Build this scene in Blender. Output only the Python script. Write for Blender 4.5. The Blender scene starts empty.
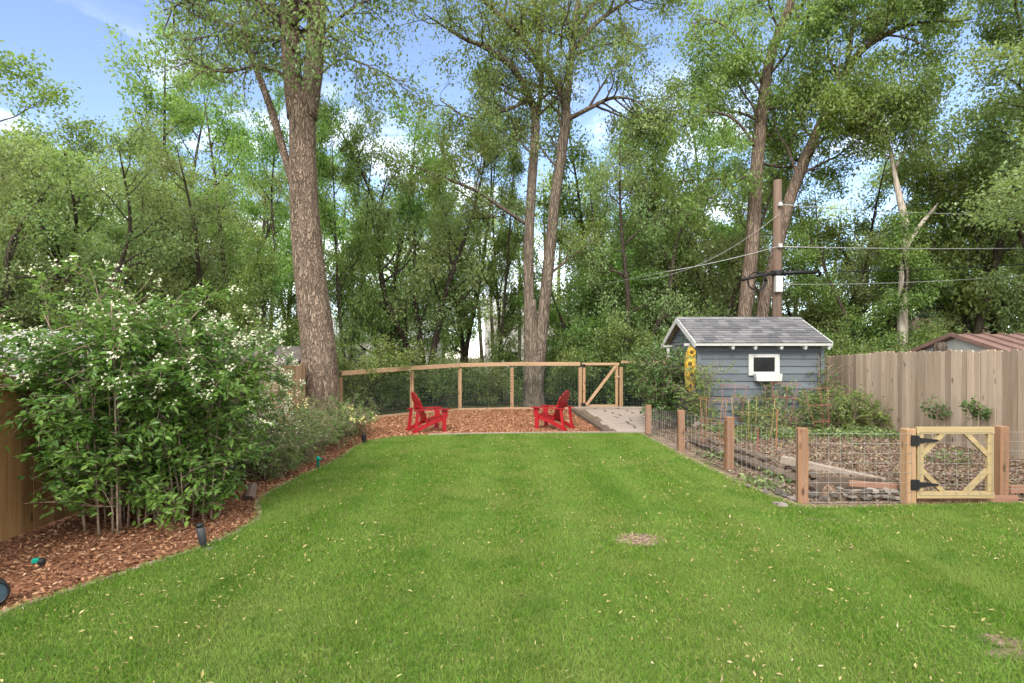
import bpy, math, random
import numpy as np
from mathutils import Vector

random.seed(7)
R = np.random.default_rng(11)
SC = bpy.context.scene
COL = SC.collection
F, HZ, CX, EYE = 570.0, 357.0, 512.0, 1.8      # focal length in px, horizon row, centre column, eye height


def G(px, py, z=0.0):
    """ground point seen at a photo position"""
    y = F * (EYE - z) / (py - HZ)
    return ((px - CX) / F * y, y)


def W(px, py, y):
    """point at distance y seen at a photo position"""
    return np.array([(px - CX) / F * y, y, EYE - (py - HZ) / F * y])


# ------------------------------------------------------------------ mesh helpers
class MB:
    def __init__(self):
        self.V, self.Fs, self.n = [], [], 0

    def add(self, V, faces):
        V = np.asarray(V, float).reshape(-1, 3)
        for f in faces if isinstance(faces, list) else [faces]:
            f = np.asarray(f, int)
            if f.ndim == 1:
                f = f[None]
            self.Fs.append(f + self.n)
        self.V.append(V)
        self.n += len(V)
        return self

    def box(self, c, s, rz=0.0, ry=0.0, rx=0.0, ax=None, bev=0.0):
        hx, hy, hz = s[0] / 2, s[1] / 2, s[2] / 2
        if bev > 0:
            b = min(bev, hx * .9, hy * .9, hz * .9)
            v = []
            for z, i in ((-hz, b), (-hz + b, 0), (hz - b, 0), (hz, b)):
                x, y = hx - i, hy - i
                v += [(-x, -y, z), (x, -y, z), (x, y, z), (-x, y, z)]
            f = [[3, 2, 1, 0], [12, 13, 14, 15]]
            for k in range(3):
                for j in range(4):
                    a = k * 4
                    f.append([a + j, a + (j + 1) % 4, a + 4 + (j + 1) % 4, a + 4 + j])
        else:
            v = [(x, y, z) for z in (-hz, hz) for (x, y) in ((-hx, -hy), (hx, -hy), (hx, hy), (-hx, hy))]
            f = [[3, 2, 1, 0], [4, 5, 6, 7], [0, 1, 5, 4], [1, 2, 6, 5], [2, 3, 7, 6], [3, 0, 4, 7]]
        v = np.array(v)
        if ax is not None:
            v = v @ np.array(ax)
        else:
            M = np.eye(3)
            if rx:
                c_, s_ = math.cos(rx), math.sin(rx)
                M = np.array([[1, 0, 0], [0, c_, -s_], [0, s_, c_]]) @ M
            if ry:
                c_, s_ = math.cos(ry), math.sin(ry)
                M = np.array([[c_, 0, s_], [0, 1, 0], [-s_, 0, c_]]) @ M
            if rz:
                c_, s_ = math.cos(rz), math.sin(rz)
                M = np.array([[c_, -s_, 0], [s_, c_, 0], [0, 0, 1]]) @ M
            v = v @ M.T
        return self.add(v + np.array(c), [np.array(f)])

    def bar(self, p, q, w, h, up=(0, 0, 1), bev=0.0):
        """beam from p to q, w wide across and h along up"""
        p, q, up = np.array(p, float), np.array(q, float), np.array(up, float)
        d = q - p
        L = np.linalg.norm(d)
        d /= L
        s = np.cross(up, d)
        s /= np.linalg.norm(s)
        u = np.cross(d, s)
        return self.box((p + q) / 2, (L, w, h), ax=[d, s, u], bev=bev)

    def tube(self, pts, r, n=6, cap=True):
        P = np.asarray(pts, float)
        r = np.broadcast_to(np.asarray(r, float), (len(P),))
        T = np.gradient(P, axis=0)
        T /= np.linalg.norm(T, axis=1)[:, None] + 1e-9
        ref = np.array([0, 0, 1.]) if abs(T[0][2]) < .9 else np.array([1., 0, 0])
        a = np.linspace(0, 2 * math.pi, n, endpoint=False)
        V = []
        s = np.cross(T[0], ref)
        s /= np.linalg.norm(s)
        for i in range(len(P)):
            s = s - T[i] * np.dot(s, T[i])
            s /= np.linalg.norm(s) + 1e-9
            u = np.cross(T[i], s)
            V.append(P[i] + r[i] * (np.cos(a)[:, None] * s + np.sin(a)[:, None] * u))
        V = np.concatenate(V)
        j = np.arange(n)
        k = (j + 1) % n
        f = np.concatenate([np.stack([i * n + j, i * n + k, (i + 1) * n + k, (i + 1) * n + j], 1) for i in range(len(P) - 1)])
        fs = [f]
        if cap and n > 2:
            fs += [np.arange(n)[::-1], np.arange(n) + (len(P) - 1) * n]
        return self.add(V, fs)

    def lathe(self, prof, c=(0, 0, 0), n=16, ax=None):
        prof = np.asarray(prof, float)
        a = np.linspace(0, 2 * math.pi, n, endpoint=False)
        V = np.concatenate([np.stack([p[0] * np.cos(a), p[0] * np.sin(a), np.full(n, p[1])], 1) for p in prof])
        if ax is not None:
            V = V @ np.array(ax)
        V = V + np.array(c)
        j = np.arange(n)
        k = (j + 1) % n
        f = np.concatenate([np.stack([i * n + j, i * n + k, (i + 1) * n + k, (i + 1) * n + j], 1) for i in range(len(prof) - 1)])
        return self.add(V, [f, np.arange(n)[::-1], np.arange(n) + (len(prof) - 1) * n])

    def ring(self, c, r, t, n=20, ns=5, ax=None):
        a = np.linspace(0, 2 * math.pi, n + 1)
        P = np.stack([r * np.cos(a), r * np.sin(a), 0 * a], 1)
        if ax is not None:
            P = P @ np.array(ax)
        return self.tube(P + np.array(c), t, ns)

    def prism(self, pts2, z0, z1, tf=None):
        """polygon in xy extruded z0..z1; tf maps points"""
        n = len(pts2)
        a = np.array([(x, y, z0) for x, y in pts2] + [(x, y, z1) for x, y in pts2], float)
        if tf is not None:
            a = np.array([tf(*p) for p in a])
        j = np.arange(n)
        k = (j + 1) % n
        return self.add(a, [np.arange(n)[::-1], np.arange(n) + n, np.stack([j, k, k + n, j + n], 1)])

    def mesh(self, name, off=(0, 0, 0), smooth=False):
        V = np.concatenate(self.V) - np.array(off)
        me = bpy.data.meshes.new(name)
        cnt = np.concatenate([np.full(len(f), f.shape[1]) for f in self.Fs])
        lp = np.concatenate([f.ravel() for f in self.Fs])
        me.vertices.add(len(V))
        me.vertices.foreach_set('co', V.astype(np.float32).ravel())
        me.loops.add(len(lp))
        me.loops.foreach_set('vertex_index', lp.astype(np.int32))
        me.polygons.add(len(cnt))
        st = np.concatenate([[0], np.cumsum(cnt)[:-1]])
        me.polygons.foreach_set('loop_start', st.astype(np.int32))
        me.polygons.foreach_set('loop_total', cnt.astype(np.int32))
        me.polygons.foreach_set('use_smooth', np.full(len(cnt), smooth))
        me.update(calc_edges=True)
        return me


def wloc(o):
    p = np.zeros(3)
    while o is not None:
        p += np.array(o.location)
        o = o.parent
    return p


def build(name, mb, mat, parent=None, smooth=False, local=False, origin=None, kind=None):
    off = (0, 0, 0)
    if origin is not None:
        off = origin
    elif parent is not None and not local:
        off = wloc(parent)
    me = mb.mesh(name, off, smooth)
    me.materials.append(mat)
    o = bpy.data.objects.new(name, me)
    COL.objects.link(o)
    if parent is not None:
        o.parent = parent
    if origin is not None:
        o.location = origin
    if kind:
        o['kind'] = kind
    return o


def tag(o, label, cat, group=None, kind=None):
    o['label'], o['category'] = label, cat
    if group:
        o['group'] = group
    if kind:
        o['kind'] = kind
    return o


def thing(name, label, cat, loc=(0, 0, 0), rz=0.0, group=None):
    o = bpy.data.objects.new(name, None)
    o.empty_display_size = .2
    COL.objects.link(o)
    o.location = loc
    o.rotation_euler = (0, 0, rz)
    return tag(o, label, cat, group)


def dup(root, loc, rz=0.0, sc=1.0, label=None, group=None):
    r = root.copy()
    COL.objects.link(r)
    r.location, r.rotation_euler = loc, (0, 0, rz)
    r.scale = (sc, sc, sc) if not hasattr(sc, '__len__') else sc
    if label:
        r['label'] = label
    if group:
        r['group'] = group
    for ch in list(root.children):
        c = ch.copy()
        COL.objects.link(c)
        c.parent = r
        for g in list(ch.children):
            d = g.copy()
            COL.objects.link(d)
            d.parent = c
    return r


# ------------------------------------------------------------------ materials
class NT:
    def __init__(self, name):
        self.m = bpy.data.materials.new(name)
        self.m.use_nodes = True
        self.t = self.m.node_tree
        self.t.nodes.clear()
        self.out = self.t.nodes.new('ShaderNodeOutputMaterial')

    def n(self, typ, **kw):
        nd = self.t.nodes.new('ShaderNode' + typ)
        for k, v in kw.items():
            if k.startswith('i_'):
                key = k[2:].replace('_', ' ')
                nd.inputs[key].default_value = v
            else:
                setattr(nd, k, v)
        return nd

    def l(self, a, b):
        self.t.links.new(a, b)

    def ramp(self, fac, stops, interp='LINEAR'):
        r = self.n('ValToRGB')
        r.color_ramp.interpolation = interp
        e = r.color_ramp.elements
        while len(e) < len(stops):
            e.new(.5)
        for el, (p, c) in zip(e, stops):
            el.position = p
            el.color = (*c, 1)
        self.l(fac, r.inputs['Fac'])
        return r.outputs['Color']

    def coords(self, scale=(1, 1, 1), kind='Object', rot=(0, 0, 0)):
        tc = self.n('TexCoord')
        mp = self.n('Mapping')
        mp.inputs['Scale'].default_value = scale
        mp.inputs['Rotation'].default_value = rot
        self.l(tc.outputs[kind], mp.inputs['Vector'])
        return mp.outputs['Vector']

    def noise(self, vec, scale, detail=4, rough=.55):
        nd = self.n('TexNoise')
        nd.inputs['Scale'].default_value = scale
        nd.inputs['Detail'].default_value = detail
        nd.inputs['Roughness'].default_value = rough
        self.l(vec, nd.inputs['Vector'])
        return nd.outputs['Fac']

    def mix(self, a, b, fac, mode='MIX'):
        m = self.n('Mix', data_type='RGBA', blend_type=mode)
        for s, v in ((m.inputs[6], a), (m.inputs[7], b), (m.inputs[0], fac)):
            if hasattr(v, 'is_linked'):
                self.l(v, s)
            elif isinstance(v, (int, float)):
                s.default_value = v
            else:
                s.default_value = (*v, 1)
        return m.outputs[2]

    def math(self, op, a, b=0.0):
        m = self.n('Math', operation=op)
        for s, v in ((m.inputs[0], a), (m.inputs[1], b)):
            if hasattr(v, 'is_linked'):
                self.l(v, s)
            else:
                s.default_value = v
        return m.outputs[0]

    def bump(self, h, strength=.5, dist=.02):
        b = self.n('Bump')
        b.inputs['Strength'].default_value = strength
        b.inputs['Distance'].default_value = dist
        self.l(h, b.inputs['Height'])
        return b.outputs['Normal']

    def principled(self, col, rough=.8, normal=None, metal=0.0, spec=.3):
        p = self.n('BsdfPrincipled')
        if hasattr(col, 'is_linked'):
            self.l(col, p.inputs['Base Color'])
        else:
            p.inputs['Base Color'].default_value = (*col, 1)
        if hasattr(rough, 'is_linked'):
            self.l(rough, p.inputs['Roughness'])
        else:
            p.inputs['Roughness'].default_value = rough
        p.inputs['Metallic'].default_value = metal
        p.inputs['Specular IOR Level'].default_value = spec
        if normal is not None:
            self.l(normal, p.inputs['Normal'])
        self.l(p.outputs[0], self.out.inputs['Surface'])
        return self.m


def island(nt):
    return nt.n('NewGeometry').outputs['Random Per Island']


def m_leaf(name, stops, trans=.4, big=None, gloss=.04, objvar=.0, wscale=.35):
    nt = NT(name)
    c = nt.ramp(island(nt), stops)
    nz = nt.noise(nt.coords(), wscale, 2)
    if big is not None:                       # some boughs carry younger, yellower leaves
        f = nt.n('MapRange', i_From_Min=.42, i_From_Max=.66)
        nt.l(nz, f.inputs[0])
        c = nt.mix(c, big, nt.math('MULTIPLY', f.outputs[0], .6))
    if objvar:
        oi = nt.n('ObjectInfo')
        hs = nt.n('HueSaturation')
        nt.l(nt.math('ADD', nt.math('MULTIPLY', oi.outputs['Random'], objvar), .5 - objvar * .8), hs.inputs['Hue'])
        nt.l(nt.math('ADD', nt.math('MULTIPLY', oi.outputs['Random'], .45), .8), hs.inputs['Value'])
        nt.l(c, hs.inputs['Color'])
        c = hs.outputs['Color']
    d = nt.n('BsdfDiffuse')
    t = nt.n('BsdfTranslucent')
    g = nt.n('BsdfGlossy', i_Roughness=.45)
    nt.l(c, d.inputs['Color'])
    tc = nt.mix(c, (1.0, 1.0, .45), .8, 'MULTIPLY')
    tc = nt.mix(tc, (1, 1, .7), .03)
    nt.l(tc, t.inputs['Color'])
    m1 = nt.n('MixShader', i_Fac=trans)
    nt.l(d.outputs[0], m1.inputs[1])
    nt.l(t.outputs[0], m1.inputs[2])
    m2 = nt.n('MixShader', i_Fac=gloss)
    nt.l(m1.outputs[0], m2.inputs[1])
    nt.l(g.outputs[0], m2.inputs[2])
    nt.l(m2.outputs[0], nt.out.inputs['Surface'])
    return nt.m


def m_bark(name, c1, c2, sc=5.0, zs=.22, strength=1.0, dist=.05):
    nt = NT(name)
    v = nt.coords((1, 1, zs))
    nz = nt.noise(v, sc * .6, 3)
    dv = nt.n('VectorMath', operation='ADD')
    sv = nt.n('VectorMath', operation='SCALE')
    nn = nt.n('TexNoise')
    nn.inputs['Scale'].default_value = sc * .7
    nt.l(v, nn.inputs['Vector'])
    nt.l(nn.outputs['Color'], sv.inputs[0])
    sv.inputs['Scale'].default_value = .35
    nt.l(v, dv.inputs[0])
    nt.l(sv.outputs[0], dv.inputs[1])
    vo = nt.n('TexVoronoi', feature='DISTANCE_TO_EDGE')
    vo.inputs['Scale'].default_value = sc * 1.5
    nt.l(dv.outputs[0], vo.inputs['Vector'])
    fine = nt.noise(v, sc * 6, 5, .7)
    cr = nt.n('MapRange', i_From_Min=.0, i_From_Max=.22)
    nt.l(vo.outputs['Distance'], cr.inputs[0])
    h = nt.math('ADD', nt.math('MULTIPLY', cr.outputs[0], .8), nt.math('MULTIPLY', fine, .5))
    f = nt.math('MULTIPLY', nt.math('ADD', nt.math('MULTIPLY', cr.outputs[0], .55), nt.math('MULTIPLY', nz, .9)), .8)
    f = nt.math('MULTIPLY', f, nt.math('ADD', fine, .45))
    c = nt.ramp(f, [(.1, c1), (.75, c2)])
    return nt.principled(c, .95, nt.bump(h, strength, dist), spec=.1)


def m_wood(name, c1, c2, axis='Z', tone=.5, rough=.8, stain=None, knots=True, kind='Object', soil=None):
    """boards: grain along axis, each board (island) its own tone"""
    nt = NT(name)
    s = {'X': (.06, 1, 1), 'Y': (1, .06, 1), 'Z': (1, 1, .06)}[axis]
    v = nt.coords(s, kind)
    off = nt.n('VectorMath', operation='ADD')
    ri = island(nt)
    cb = nt.n('CombineXYZ')
    for k in range(3):
        nt.l(nt.math('MULTIPLY', ri, 37.0 + 11 * k), cb.inputs[k])
    nt.l(v, off.inputs[0])
    nt.l(cb.outputs[0], off.inputs[1])
    g = nt.noise(off.outputs[0], 28, 5, .65)
    g2 = nt.noise(off.outputs[0], 90, 3, .6)
    big = nt.noise(off.outputs[0], 5, 3, .6)
    f = nt.math('ADD', nt.math('MULTIPLY', g, .55), nt.math('MULTIPLY', big, .45))
    f = nt.math('ADD', f, nt.math('MULTIPLY', nt.math('SUBTRACT', ri, .5), tone))
    c = nt.ramp(f, [(.25, c1), (.75, c2)])
    if stain is not None:
        st = nt.noise(nt.coords((1, 1, .35), kind), 2.3, 4, .7)
        sm = nt.n('MapRange', i_From_Min=.5, i_From_Max=.72)
        nt.l(st, sm.inputs[0])
        c = nt.mix(c, stain, nt.math('MULTIPLY', sm.outputs[0], .55))
    if knots:
        ks = tuple(k_ * 5.5 if k_ == 1 else 2.2 for k_ in s)
        kv = nt.n('TexVoronoi')
        kv.inputs['Scale'].default_value = 1.0
        km = nt.n('VectorMath', operation='ADD')
        nt.l(nt.coords(ks, kind), km.inputs[0])
        nt.l(cb.outputs[0], km.inputs[1])
        nt.l(km.outputs[0], kv.inputs['Vector'])
        kr = nt.n('MapRange', i_From_Min=.16, i_From_Max=.07)
        nt.l(kv.outputs['Distance'], kr.inputs[0])
        c = nt.mix(c, tuple(x * .35 for x in c1), nt.math('MULTIPLY', kr.outputs[0], .8))
    h = nt.math('ADD', g, nt.math('MULTIPLY', g2, .5))
    return nt.principled(c, rough, nt.bump(h, .35, .006), spec=.2)


def m_ground(name, stops, sc=30, bump=.6, dist=.02, patch=None, psc=1.2):
    nt = NT(name)
    v = nt.coords(kind='Object')
    vo = nt.n('TexVoronoi')
    vo.inputs['Scale'].default_value = sc
    nt.l(v, vo.inputs['Vector'])
    sep = nt.n('SeparateColor')
    nt.l(vo.outputs['Color'], sep.inputs[0])
    nz = nt.noise(v, sc * .5, 5, .7)
    f = nt.math('ADD', nt.math('MULTIPLY', sep.outputs[0], .5), nt.math('MULTIPLY', nz, .5))
    c = nt.ramp(f, stops)
    if patch is not None:
        pz = nt.noise(v, psc, 4, .6)
        mr = nt.n('MapRange', i_From_Min=.45, i_From_Max=.62)
        nt.l(pz, mr.inputs[0])
        c = nt.mix(c, patch, nt.math('MULTIPLY', mr.outputs[0], .7))
    return nt.principled(c, .95, nt.bump(f, bump, dist), spec=.1)


def m_plain(name, c, rough=.6, var=.12, metal=0.0, spec=.3, sc=6, bump=.1):
    nt = NT(name)
    v = nt.coords()
    nz = nt.noise(v, sc, 5, .65)
    k = tuple(max(0, x * (1 - var * 2)) for x in c)
    k2 = tuple(min(1, x * (1 + var)) for x in c)
    col = nt.ramp(nz, [(.3, k), (.7, k2)])
    return nt.principled(col, rough, nt.bump(nt.noise(v, sc * 8, 3), bump, .004), metal, spec)


def m_chips(name, stops, rough=.9):
    nt = NT(name)
    return nt.principled(nt.ramp(island(nt), stops), rough, spec=.15)


M = {}
M['lawn'] = m_ground('lawn_soil', [(.2, (.06, .075, .02)), (.8, (.11, .15, .035))], 40)
# grass blades: tone per blade, slow change over the lawn
nt = NT('grass_blade')
geo = nt.n('NewGeometry')
c = nt.ramp(geo.outputs['Random Per Island'], [(0, (.055, .14, .012)), (.45, (.122, .235, .03)), (.85, (.20, .30, .055)), (.94, (.26, .32, .085)), (1, (.34, .30, .14))])
gv = nt.coords()
p1 = nt.noise(gv, .9, 4, .6)
c = nt.mix(c, (.22, .265, .07), nt.math('MULTIPLY', nt.math('GREATER_THAN', 2, 1), nt.math('MULTIPLY', nt.math('MAXIMUM', nt.math('SUBTRACT', p1, .45), 0), 3.2)))
wv = nt.n('TexWave', wave_type='BANDS', bands_direction='X')
wv.inputs['Scale'].default_value = .29
wv.inputs['Distortion'].default_value = 1.2
wv.inputs['Detail Scale'].default_value = .5
nt.l(nt.coords((1, .25, 1)), wv.inputs['Vector'])
c = nt.mix(c, (.20, .31, .065), nt.math('MULTIPLY', wv.outputs['Fac'], .5))
p3 = nt.noise(gv, 4.5, 4, .7)
c = nt.mix(c, (.26, .285, .09), nt.math('MULTIPLY', nt.math('MAXIMUM', nt.math('SUBTRACT', p3, .56), 0), 2.4))
p4 = nt.noise(gv, 1.9, 3, .6)
c = nt.mix(c, (.065, .165, .022), nt.math('MULTIPLY', nt.math('MAXIMUM', nt.math('SUBTRACT', p4, .53), 0), 3.2))
p2 = nt.noise(nt.coords((1, .12, 1)), 1.6, 2, .5)
c = nt.mix(c, (.08, .18, .018), nt.math('MULTIPLY', nt.math('MAXIMUM', nt.math('SUBTRACT', p2, .5), 0), 2.2))
d = nt.n('BsdfDiffuse')
t = nt.n('BsdfTranslucent')
nt.l(c, d.inputs[0])
nt.l(c, t.inputs[0])
mx = nt.n('MixShader', i_Fac=.35)
nt.l(d.outputs[0], mx.inputs[1])
nt.l(t.outputs[0], mx.inputs[2])
nt.l(mx.outputs[0], nt.out.inputs[0])
M['grass'] = nt.m

M['wild'] = m_ground('wild_ground', [(.2, (.05, .04, .025)), (.5, (.11, .09, .05)), (.8, (.16, .13, .075))], 14, patch=(.05, .075, .02))
M['mulch'] = m_ground('mulch_bed', [(.15, (.05, .022, .013)), (.45, (.17, .075, .04)), (.8, (.30, .15, .085))], 45)
M['pad'] = m_ground('chip_pad', [(.15, (.09, .04, .02)), (.45, (.22, .10, .05)), (.8, (.32, .16, .085))], 38)
M['soil'] = m_ground('garden_soil', [(.15, (.06, .04, .03)), (.5, (.17, .115, .08)), (.8, (.30, .22, .16))], 36, patch=(.10, .085, .05))
M['chips'] = m_chips('bark_chips', [(0, (.06, .025, .015)), (.4, (.16, .07, .037)), (.75, (.25, .125, .066)), (.93, (.33, .19, .11)), (1, (.42, .28, .18))])
M['padchips'] = m_chips('pad_chips', [(0, (.13, .055, .03)), (.4, (.26, .115, .06)), (.8, (.36, .18, .10)), (1, (.46, .29, .18))])
M['litter'] = m_chips('litter_flakes', [(0, (.07, .045, .033)), (.3, (.14, .088, .063)), (.6, (.20, .133, .096)), (.85, (.26, .19, .14)), (.94, (.17, .18, .07)), (1, (.34, .28, .19))])
M['fallen'] = m_chips('fallen_leaf', [(0, (.18, .14, .05)), (.4, (.27, .23, .09)), (.75, (.33, .29, .13)), (.9, (.20, .13, .065)), (1, (.42, .37, .23))], .7)

M['bark_cotton'] = m_bark('bark_cottonwood', (.033, .023, .016), (.32, .24, .178), 12, .19, 1.0, .07)
M['bark_pale'] = m_bark('bark_grey_brown', (.03, .024, .018), (.19, .15, .115), 7, .2, .9, .04)
M['bark_red'] = m_bark('bark_red_brown', (.032, .023, .018), (.215, .16, .122), 8, .16, .9, .04)
M['bark_dark'] = m_bark('bark_dark', (.016, .013, .010), (.09, .072, .055), 8, .2, .8, .03)
M['bark_dead'] = m_bark('bark_bleached', (.16, .12, .09), (.52, .45, .38), 6, .12, .5, .02)
M['stem'] = m_bark('shrub_stem', (.08, .055, .04), (.30, .23, .17), 20, .2, .4, .01)

M['leaf_cotton'] = m_leaf('leaf_cottonwood', [(0, (.07, .14, .034)), (.5, (.13, .225, .058)), (1, (.21, .31, .10))], .58, (.22, .29, .08))
M['leaf_elm'] = m_leaf('leaf_elm', [(0, (.075, .16, .034)), (.5, (.15, .285, .058)), (1, (.25, .39, .10))], .6, (.27, .39, .085), objvar=.035)
M['leaf_willow'] = m_leaf('leaf_grey_green', [(0, (.11, .19, .06)), (.5, (.185, .295, .10)), (1, (.28, .38, .15))], .58, (.30, .36, .13), objvar=.04)
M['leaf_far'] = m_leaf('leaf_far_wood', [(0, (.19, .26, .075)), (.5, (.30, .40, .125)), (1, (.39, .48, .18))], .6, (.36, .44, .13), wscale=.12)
M['leaf_under'] = m_leaf('leaf_undergrowth', [(0, (.085, .145, .036)), (.5, (.16, .255, .065)), (1, (.24, .35, .10))], .55, (.23, .31, .075), wscale=.5, objvar=.04)
M['leaf_elder'] = m_leaf('leaf_elder', [(0, (.045, .11, .018)), (.5, (.09, .19, .03)), (1, (.16, .28, .05))], .45, (.18, .29, .05), gloss=.03, wscale=.8)
M['leaf_mock'] = m_leaf('leaf_mock_orange', [(0, (.05, .105, .024)), (.5, (.095, .175, .04)), (1, (.16, .25, .068))], .42, (.19, .27, .08), gloss=.05, wscale=.8)
M['leaf_sage'] = m_leaf('leaf_sage', [(0, (.045, .085, .02)), (.4, (.10, .175, .042)), (.78, (.17, .26, .07)), (.93, (.16, .115, .06)), (1, (.25, .31, .13))], .45, (.16, .25, .05), wscale=1.5)
M['leaf_spruce'] = m_leaf('leaf_blue_spruce', [(0, (.04, .07, .06)), (1, (.11, .16, .15))], .1)
M['leaf_rose'] = m_leaf('leaf_rose', [(0, (.04, .09, .02)), (.6, (.08, .16, .035)), (1, (.14, .23, .06))], .35, (.13, .20, .05), wscale=2)
M['leaf_cover'] = m_leaf('leaf_ground_cover', [(0, (.07, .125, .03)), (.5, (.13, .20, .055)), (1, (.24, .28, .11))], .4)
M['blossom'] = m_leaf('blossom', [(0, (.50, .50, .32)), (.6, (.66, .66, .50)), (1, (.80, .80, .70))], .3, None, .02)
M['blossom_y'] = m_leaf('yellow_blossom', [(0, (.75, .62, .18)), (1, (.85, .80, .40))], .3, None, .02)

M['plank_tan'] = m_wood('plank_tan', (.20, .145, .10), (.41, .32, .24), 'Z', .42, .85, stain=(.25, .205, .165))
M['plank_amber'] = m_wood('plank_amber', (.12, .062, .024), (.32, .18, .075), 'Z', .35, .8, stain=(.30, .20, .12))
M['plank_pale'] = m_wood('plank_pale', (.22, .14, .08), (.45, .31, .19), 'Z', .4, .8)  # paler tan boards for the far panel of the left fence
M['rail_new'] = m_wood('rail_cedar', (.22, .13, .07), (.40, .27, .165), 'X', .4, .75, kind='Object')
M['post_new'] = m_wood('post_cedar', (.20, .115, .06), (.38, .24, .135), 'Z', .4, .75)
M['post_red'] = m_wood('post_redwood', (.13, .066, .036), (.28, .158, .092), 'Z', .4, .75)
M['pine'] = m_wood('treated_pine', (.21, .15, .07), (.37, .285, .15), 'Z', .4, .7)
M['pine_x'] = m_wood('treated_pine_rail', (.21, .15, .07), (.37, .285, .15), 'X', .4, .7)
M['old_wood'] = m_wood('weathered_timber', (.04, .028, .02), (.145, .108, .083), 'Y', .6, .95, stain=(.05, .035, .025))
M['old_wood_x'] = m_wood('weathered_board', (.12, .09, .07), (.31, .255, .205), 'X', .6, .95)
M['terra'] = m_wood('terracotta_board', (.16, .082, .052), (.28, .16, .11), 'X', .4, .9)

M['wire'] = m_plain('galvanised_wire', (.34, .34, .32), .5, .1, .7)
M['wire_dark'] = m_plain('green_wire', (.045, .085, .075), .6, .1)
M['black'] = m_plain('black_metal', (.012, .012, .013), .5, .2)
M['red'] = m_plain('red_paint', (.27, .008, .012), .45, .10, sc=4, bump=.05)
M['white'] = m_plain('white_paint', (.43, .43, .41), .6, .07, bump=.12)
M['offwhite'] = m_plain('cream_paint', (.36, .355, .33), .65, .08)
M['glass'] = m_plain('dark_glass', (.012, .014, .016), .12, .2, spec=.5, bump=.0)
nt = NT('field_stone')
oi = nt.n('ObjectInfo')
f = nt.math('ADD', nt.math('MULTIPLY', oi.outputs['Random'], .75), nt.math('MULTIPLY', nt.noise(nt.coords(), 14, 5, .7), .3))
M['stone'] = nt.principled(nt.ramp(f, [(.1, (.055, .047, .04)), (.5, (.13, .112, .095)), (1, (.27, .235, .195))]), .95, nt.bump(nt.noise(nt.coords(), 40, 4), .5, .01), spec=.15)
M['flag'] = m_chips('flagstone', [(0, (.17, .135, .11)), (.35, (.26, .21, .18)), (.7, (.34, .285, .245)), (1, (.44, .39, .34))])
M['concrete'] = m_plain('edging_earth', (.27, .20, .145), .95, .38, sc=9, bump=.6)
M['orange'] = m_plain('orange_wire', (.28, .12, .05), .5, .1)
M['yellow'] = m_plain('yellow_wire', (.32, .25, .08), .5, .1)
M['redwire'] = m_plain('red_wire', (.25, .08, .068), .5, .1)
M['green_plastic'] = m_plain('green_plastic', (.0, .22, .15), .45, .1)
M['grey_plastic'] = m_plain('grey_metal', (.045, .045, .05), .5, .2)

# shed siding and shingles
nt = NT('blue_grey_siding')
v = nt.coords((.3, 1, 1))
f = nt.math('ADD', nt.math('MULTIPLY', nt.noise(v, 12, 5, .7), .6), nt.math('MULTIPLY', island(nt), .4))
M['siding'] = nt.principled(nt.ramp(f, [(.25, (.082, .096, .107)), (.75, (.122, .138, .15))]), .7, nt.bump(nt.noise(v, 50, 4), .2, .004), spec=.25)
nt = NT('grey_shingles')
v = nt.coords()
f = nt.math('ADD', nt.math('MULTIPLY', island(nt), .65), nt.math('MULTIPLY', nt.noise(v, 25, 5, .7), .45))
M['shingle'] = nt.principled(nt.ramp(f, [(.1, (.062, .062, .068)), (.5, (.115, .113, .117)), (.95, (.185, .18, .18))]), .95, nt.bump(nt.noise(v, 120, 2), .6, .006), spec=.15)
M['soffit'] = m_wood('soffit_wood', (.26, .19, .13), (.48, .38, .28), 'X', .5)
M['metal_roof'] = m_plain('brown_metal_roof', (.17, .10, .082), .6, .15, spec=.4, sc=3)
M['brown_roof'] = m_plain('brown_shingle_roof', (.19, .135, .10), .95, .2, sc=8, bump=.5)
M['house'] = m_plain('pale_house_wall', (.46, .44, .41), .8, .06)
M['roof_grey'] = m_plain('pale_roof', (.30, .30, .30), .85, .08)
M['roof_dark'] = m_plain('dark_old_roof', (.11, .095, .085), .95, .3, sc=10, bump=.5)
M['pole'] = m_wood('pole_wood', (.055, .038, .029), (.175, .125, .094), 'Z', .2, .9, stain=(.14, .06, .035))
M['sun_petal'] = m_chips('sunflower_yellow', [(0, (.38, .19, .015)), (.5, (.48, .32, .03)), (1, (.55, .42, .10))])
M['sun_eye'] = m_plain('sunflower_eye', (.10, .045, .015), .8, .2)
M['grey_foliage'] = M['leaf_sage']


# ------------------------------------------------------------------ leaves
def norm(a):
    return a / (np.linalg.norm(a, axis=-1, keepdims=True) + 1e-9)


def leaves4(P, L, rng, up=.6, droop=0.0, wr=.62, D=None, dirmix=.0):
    """rhombic leaves at points P, each one island"""
    n = len(P)
    N = norm(rng.normal(size=(n, 3)) + np.array([0, 0, up * 1.7]))
    d = rng.normal(size=(n, 3)) + np.array([0, 0, -droop * 2.0])
    if D is not None:
        d = d * (1 - dirmix) + D * dirmix * 2
    d = norm(d - N * np.sum(d * N, 1, keepdims=True))
    S = np.cross(N, d)
    L = (L * rng.uniform(.65, 1.3, n))[:, None]
    w = L * wr * .5
    V = np.stack([P, P + d * L * .45 + S * w + N * w * .25, P + d * L - N * L * .12, P + d * L * .45 - S * w + N * w * .25], 1)
    return V.reshape(-1, 3), np.arange(n * 4).reshape(-1, 4)


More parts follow.
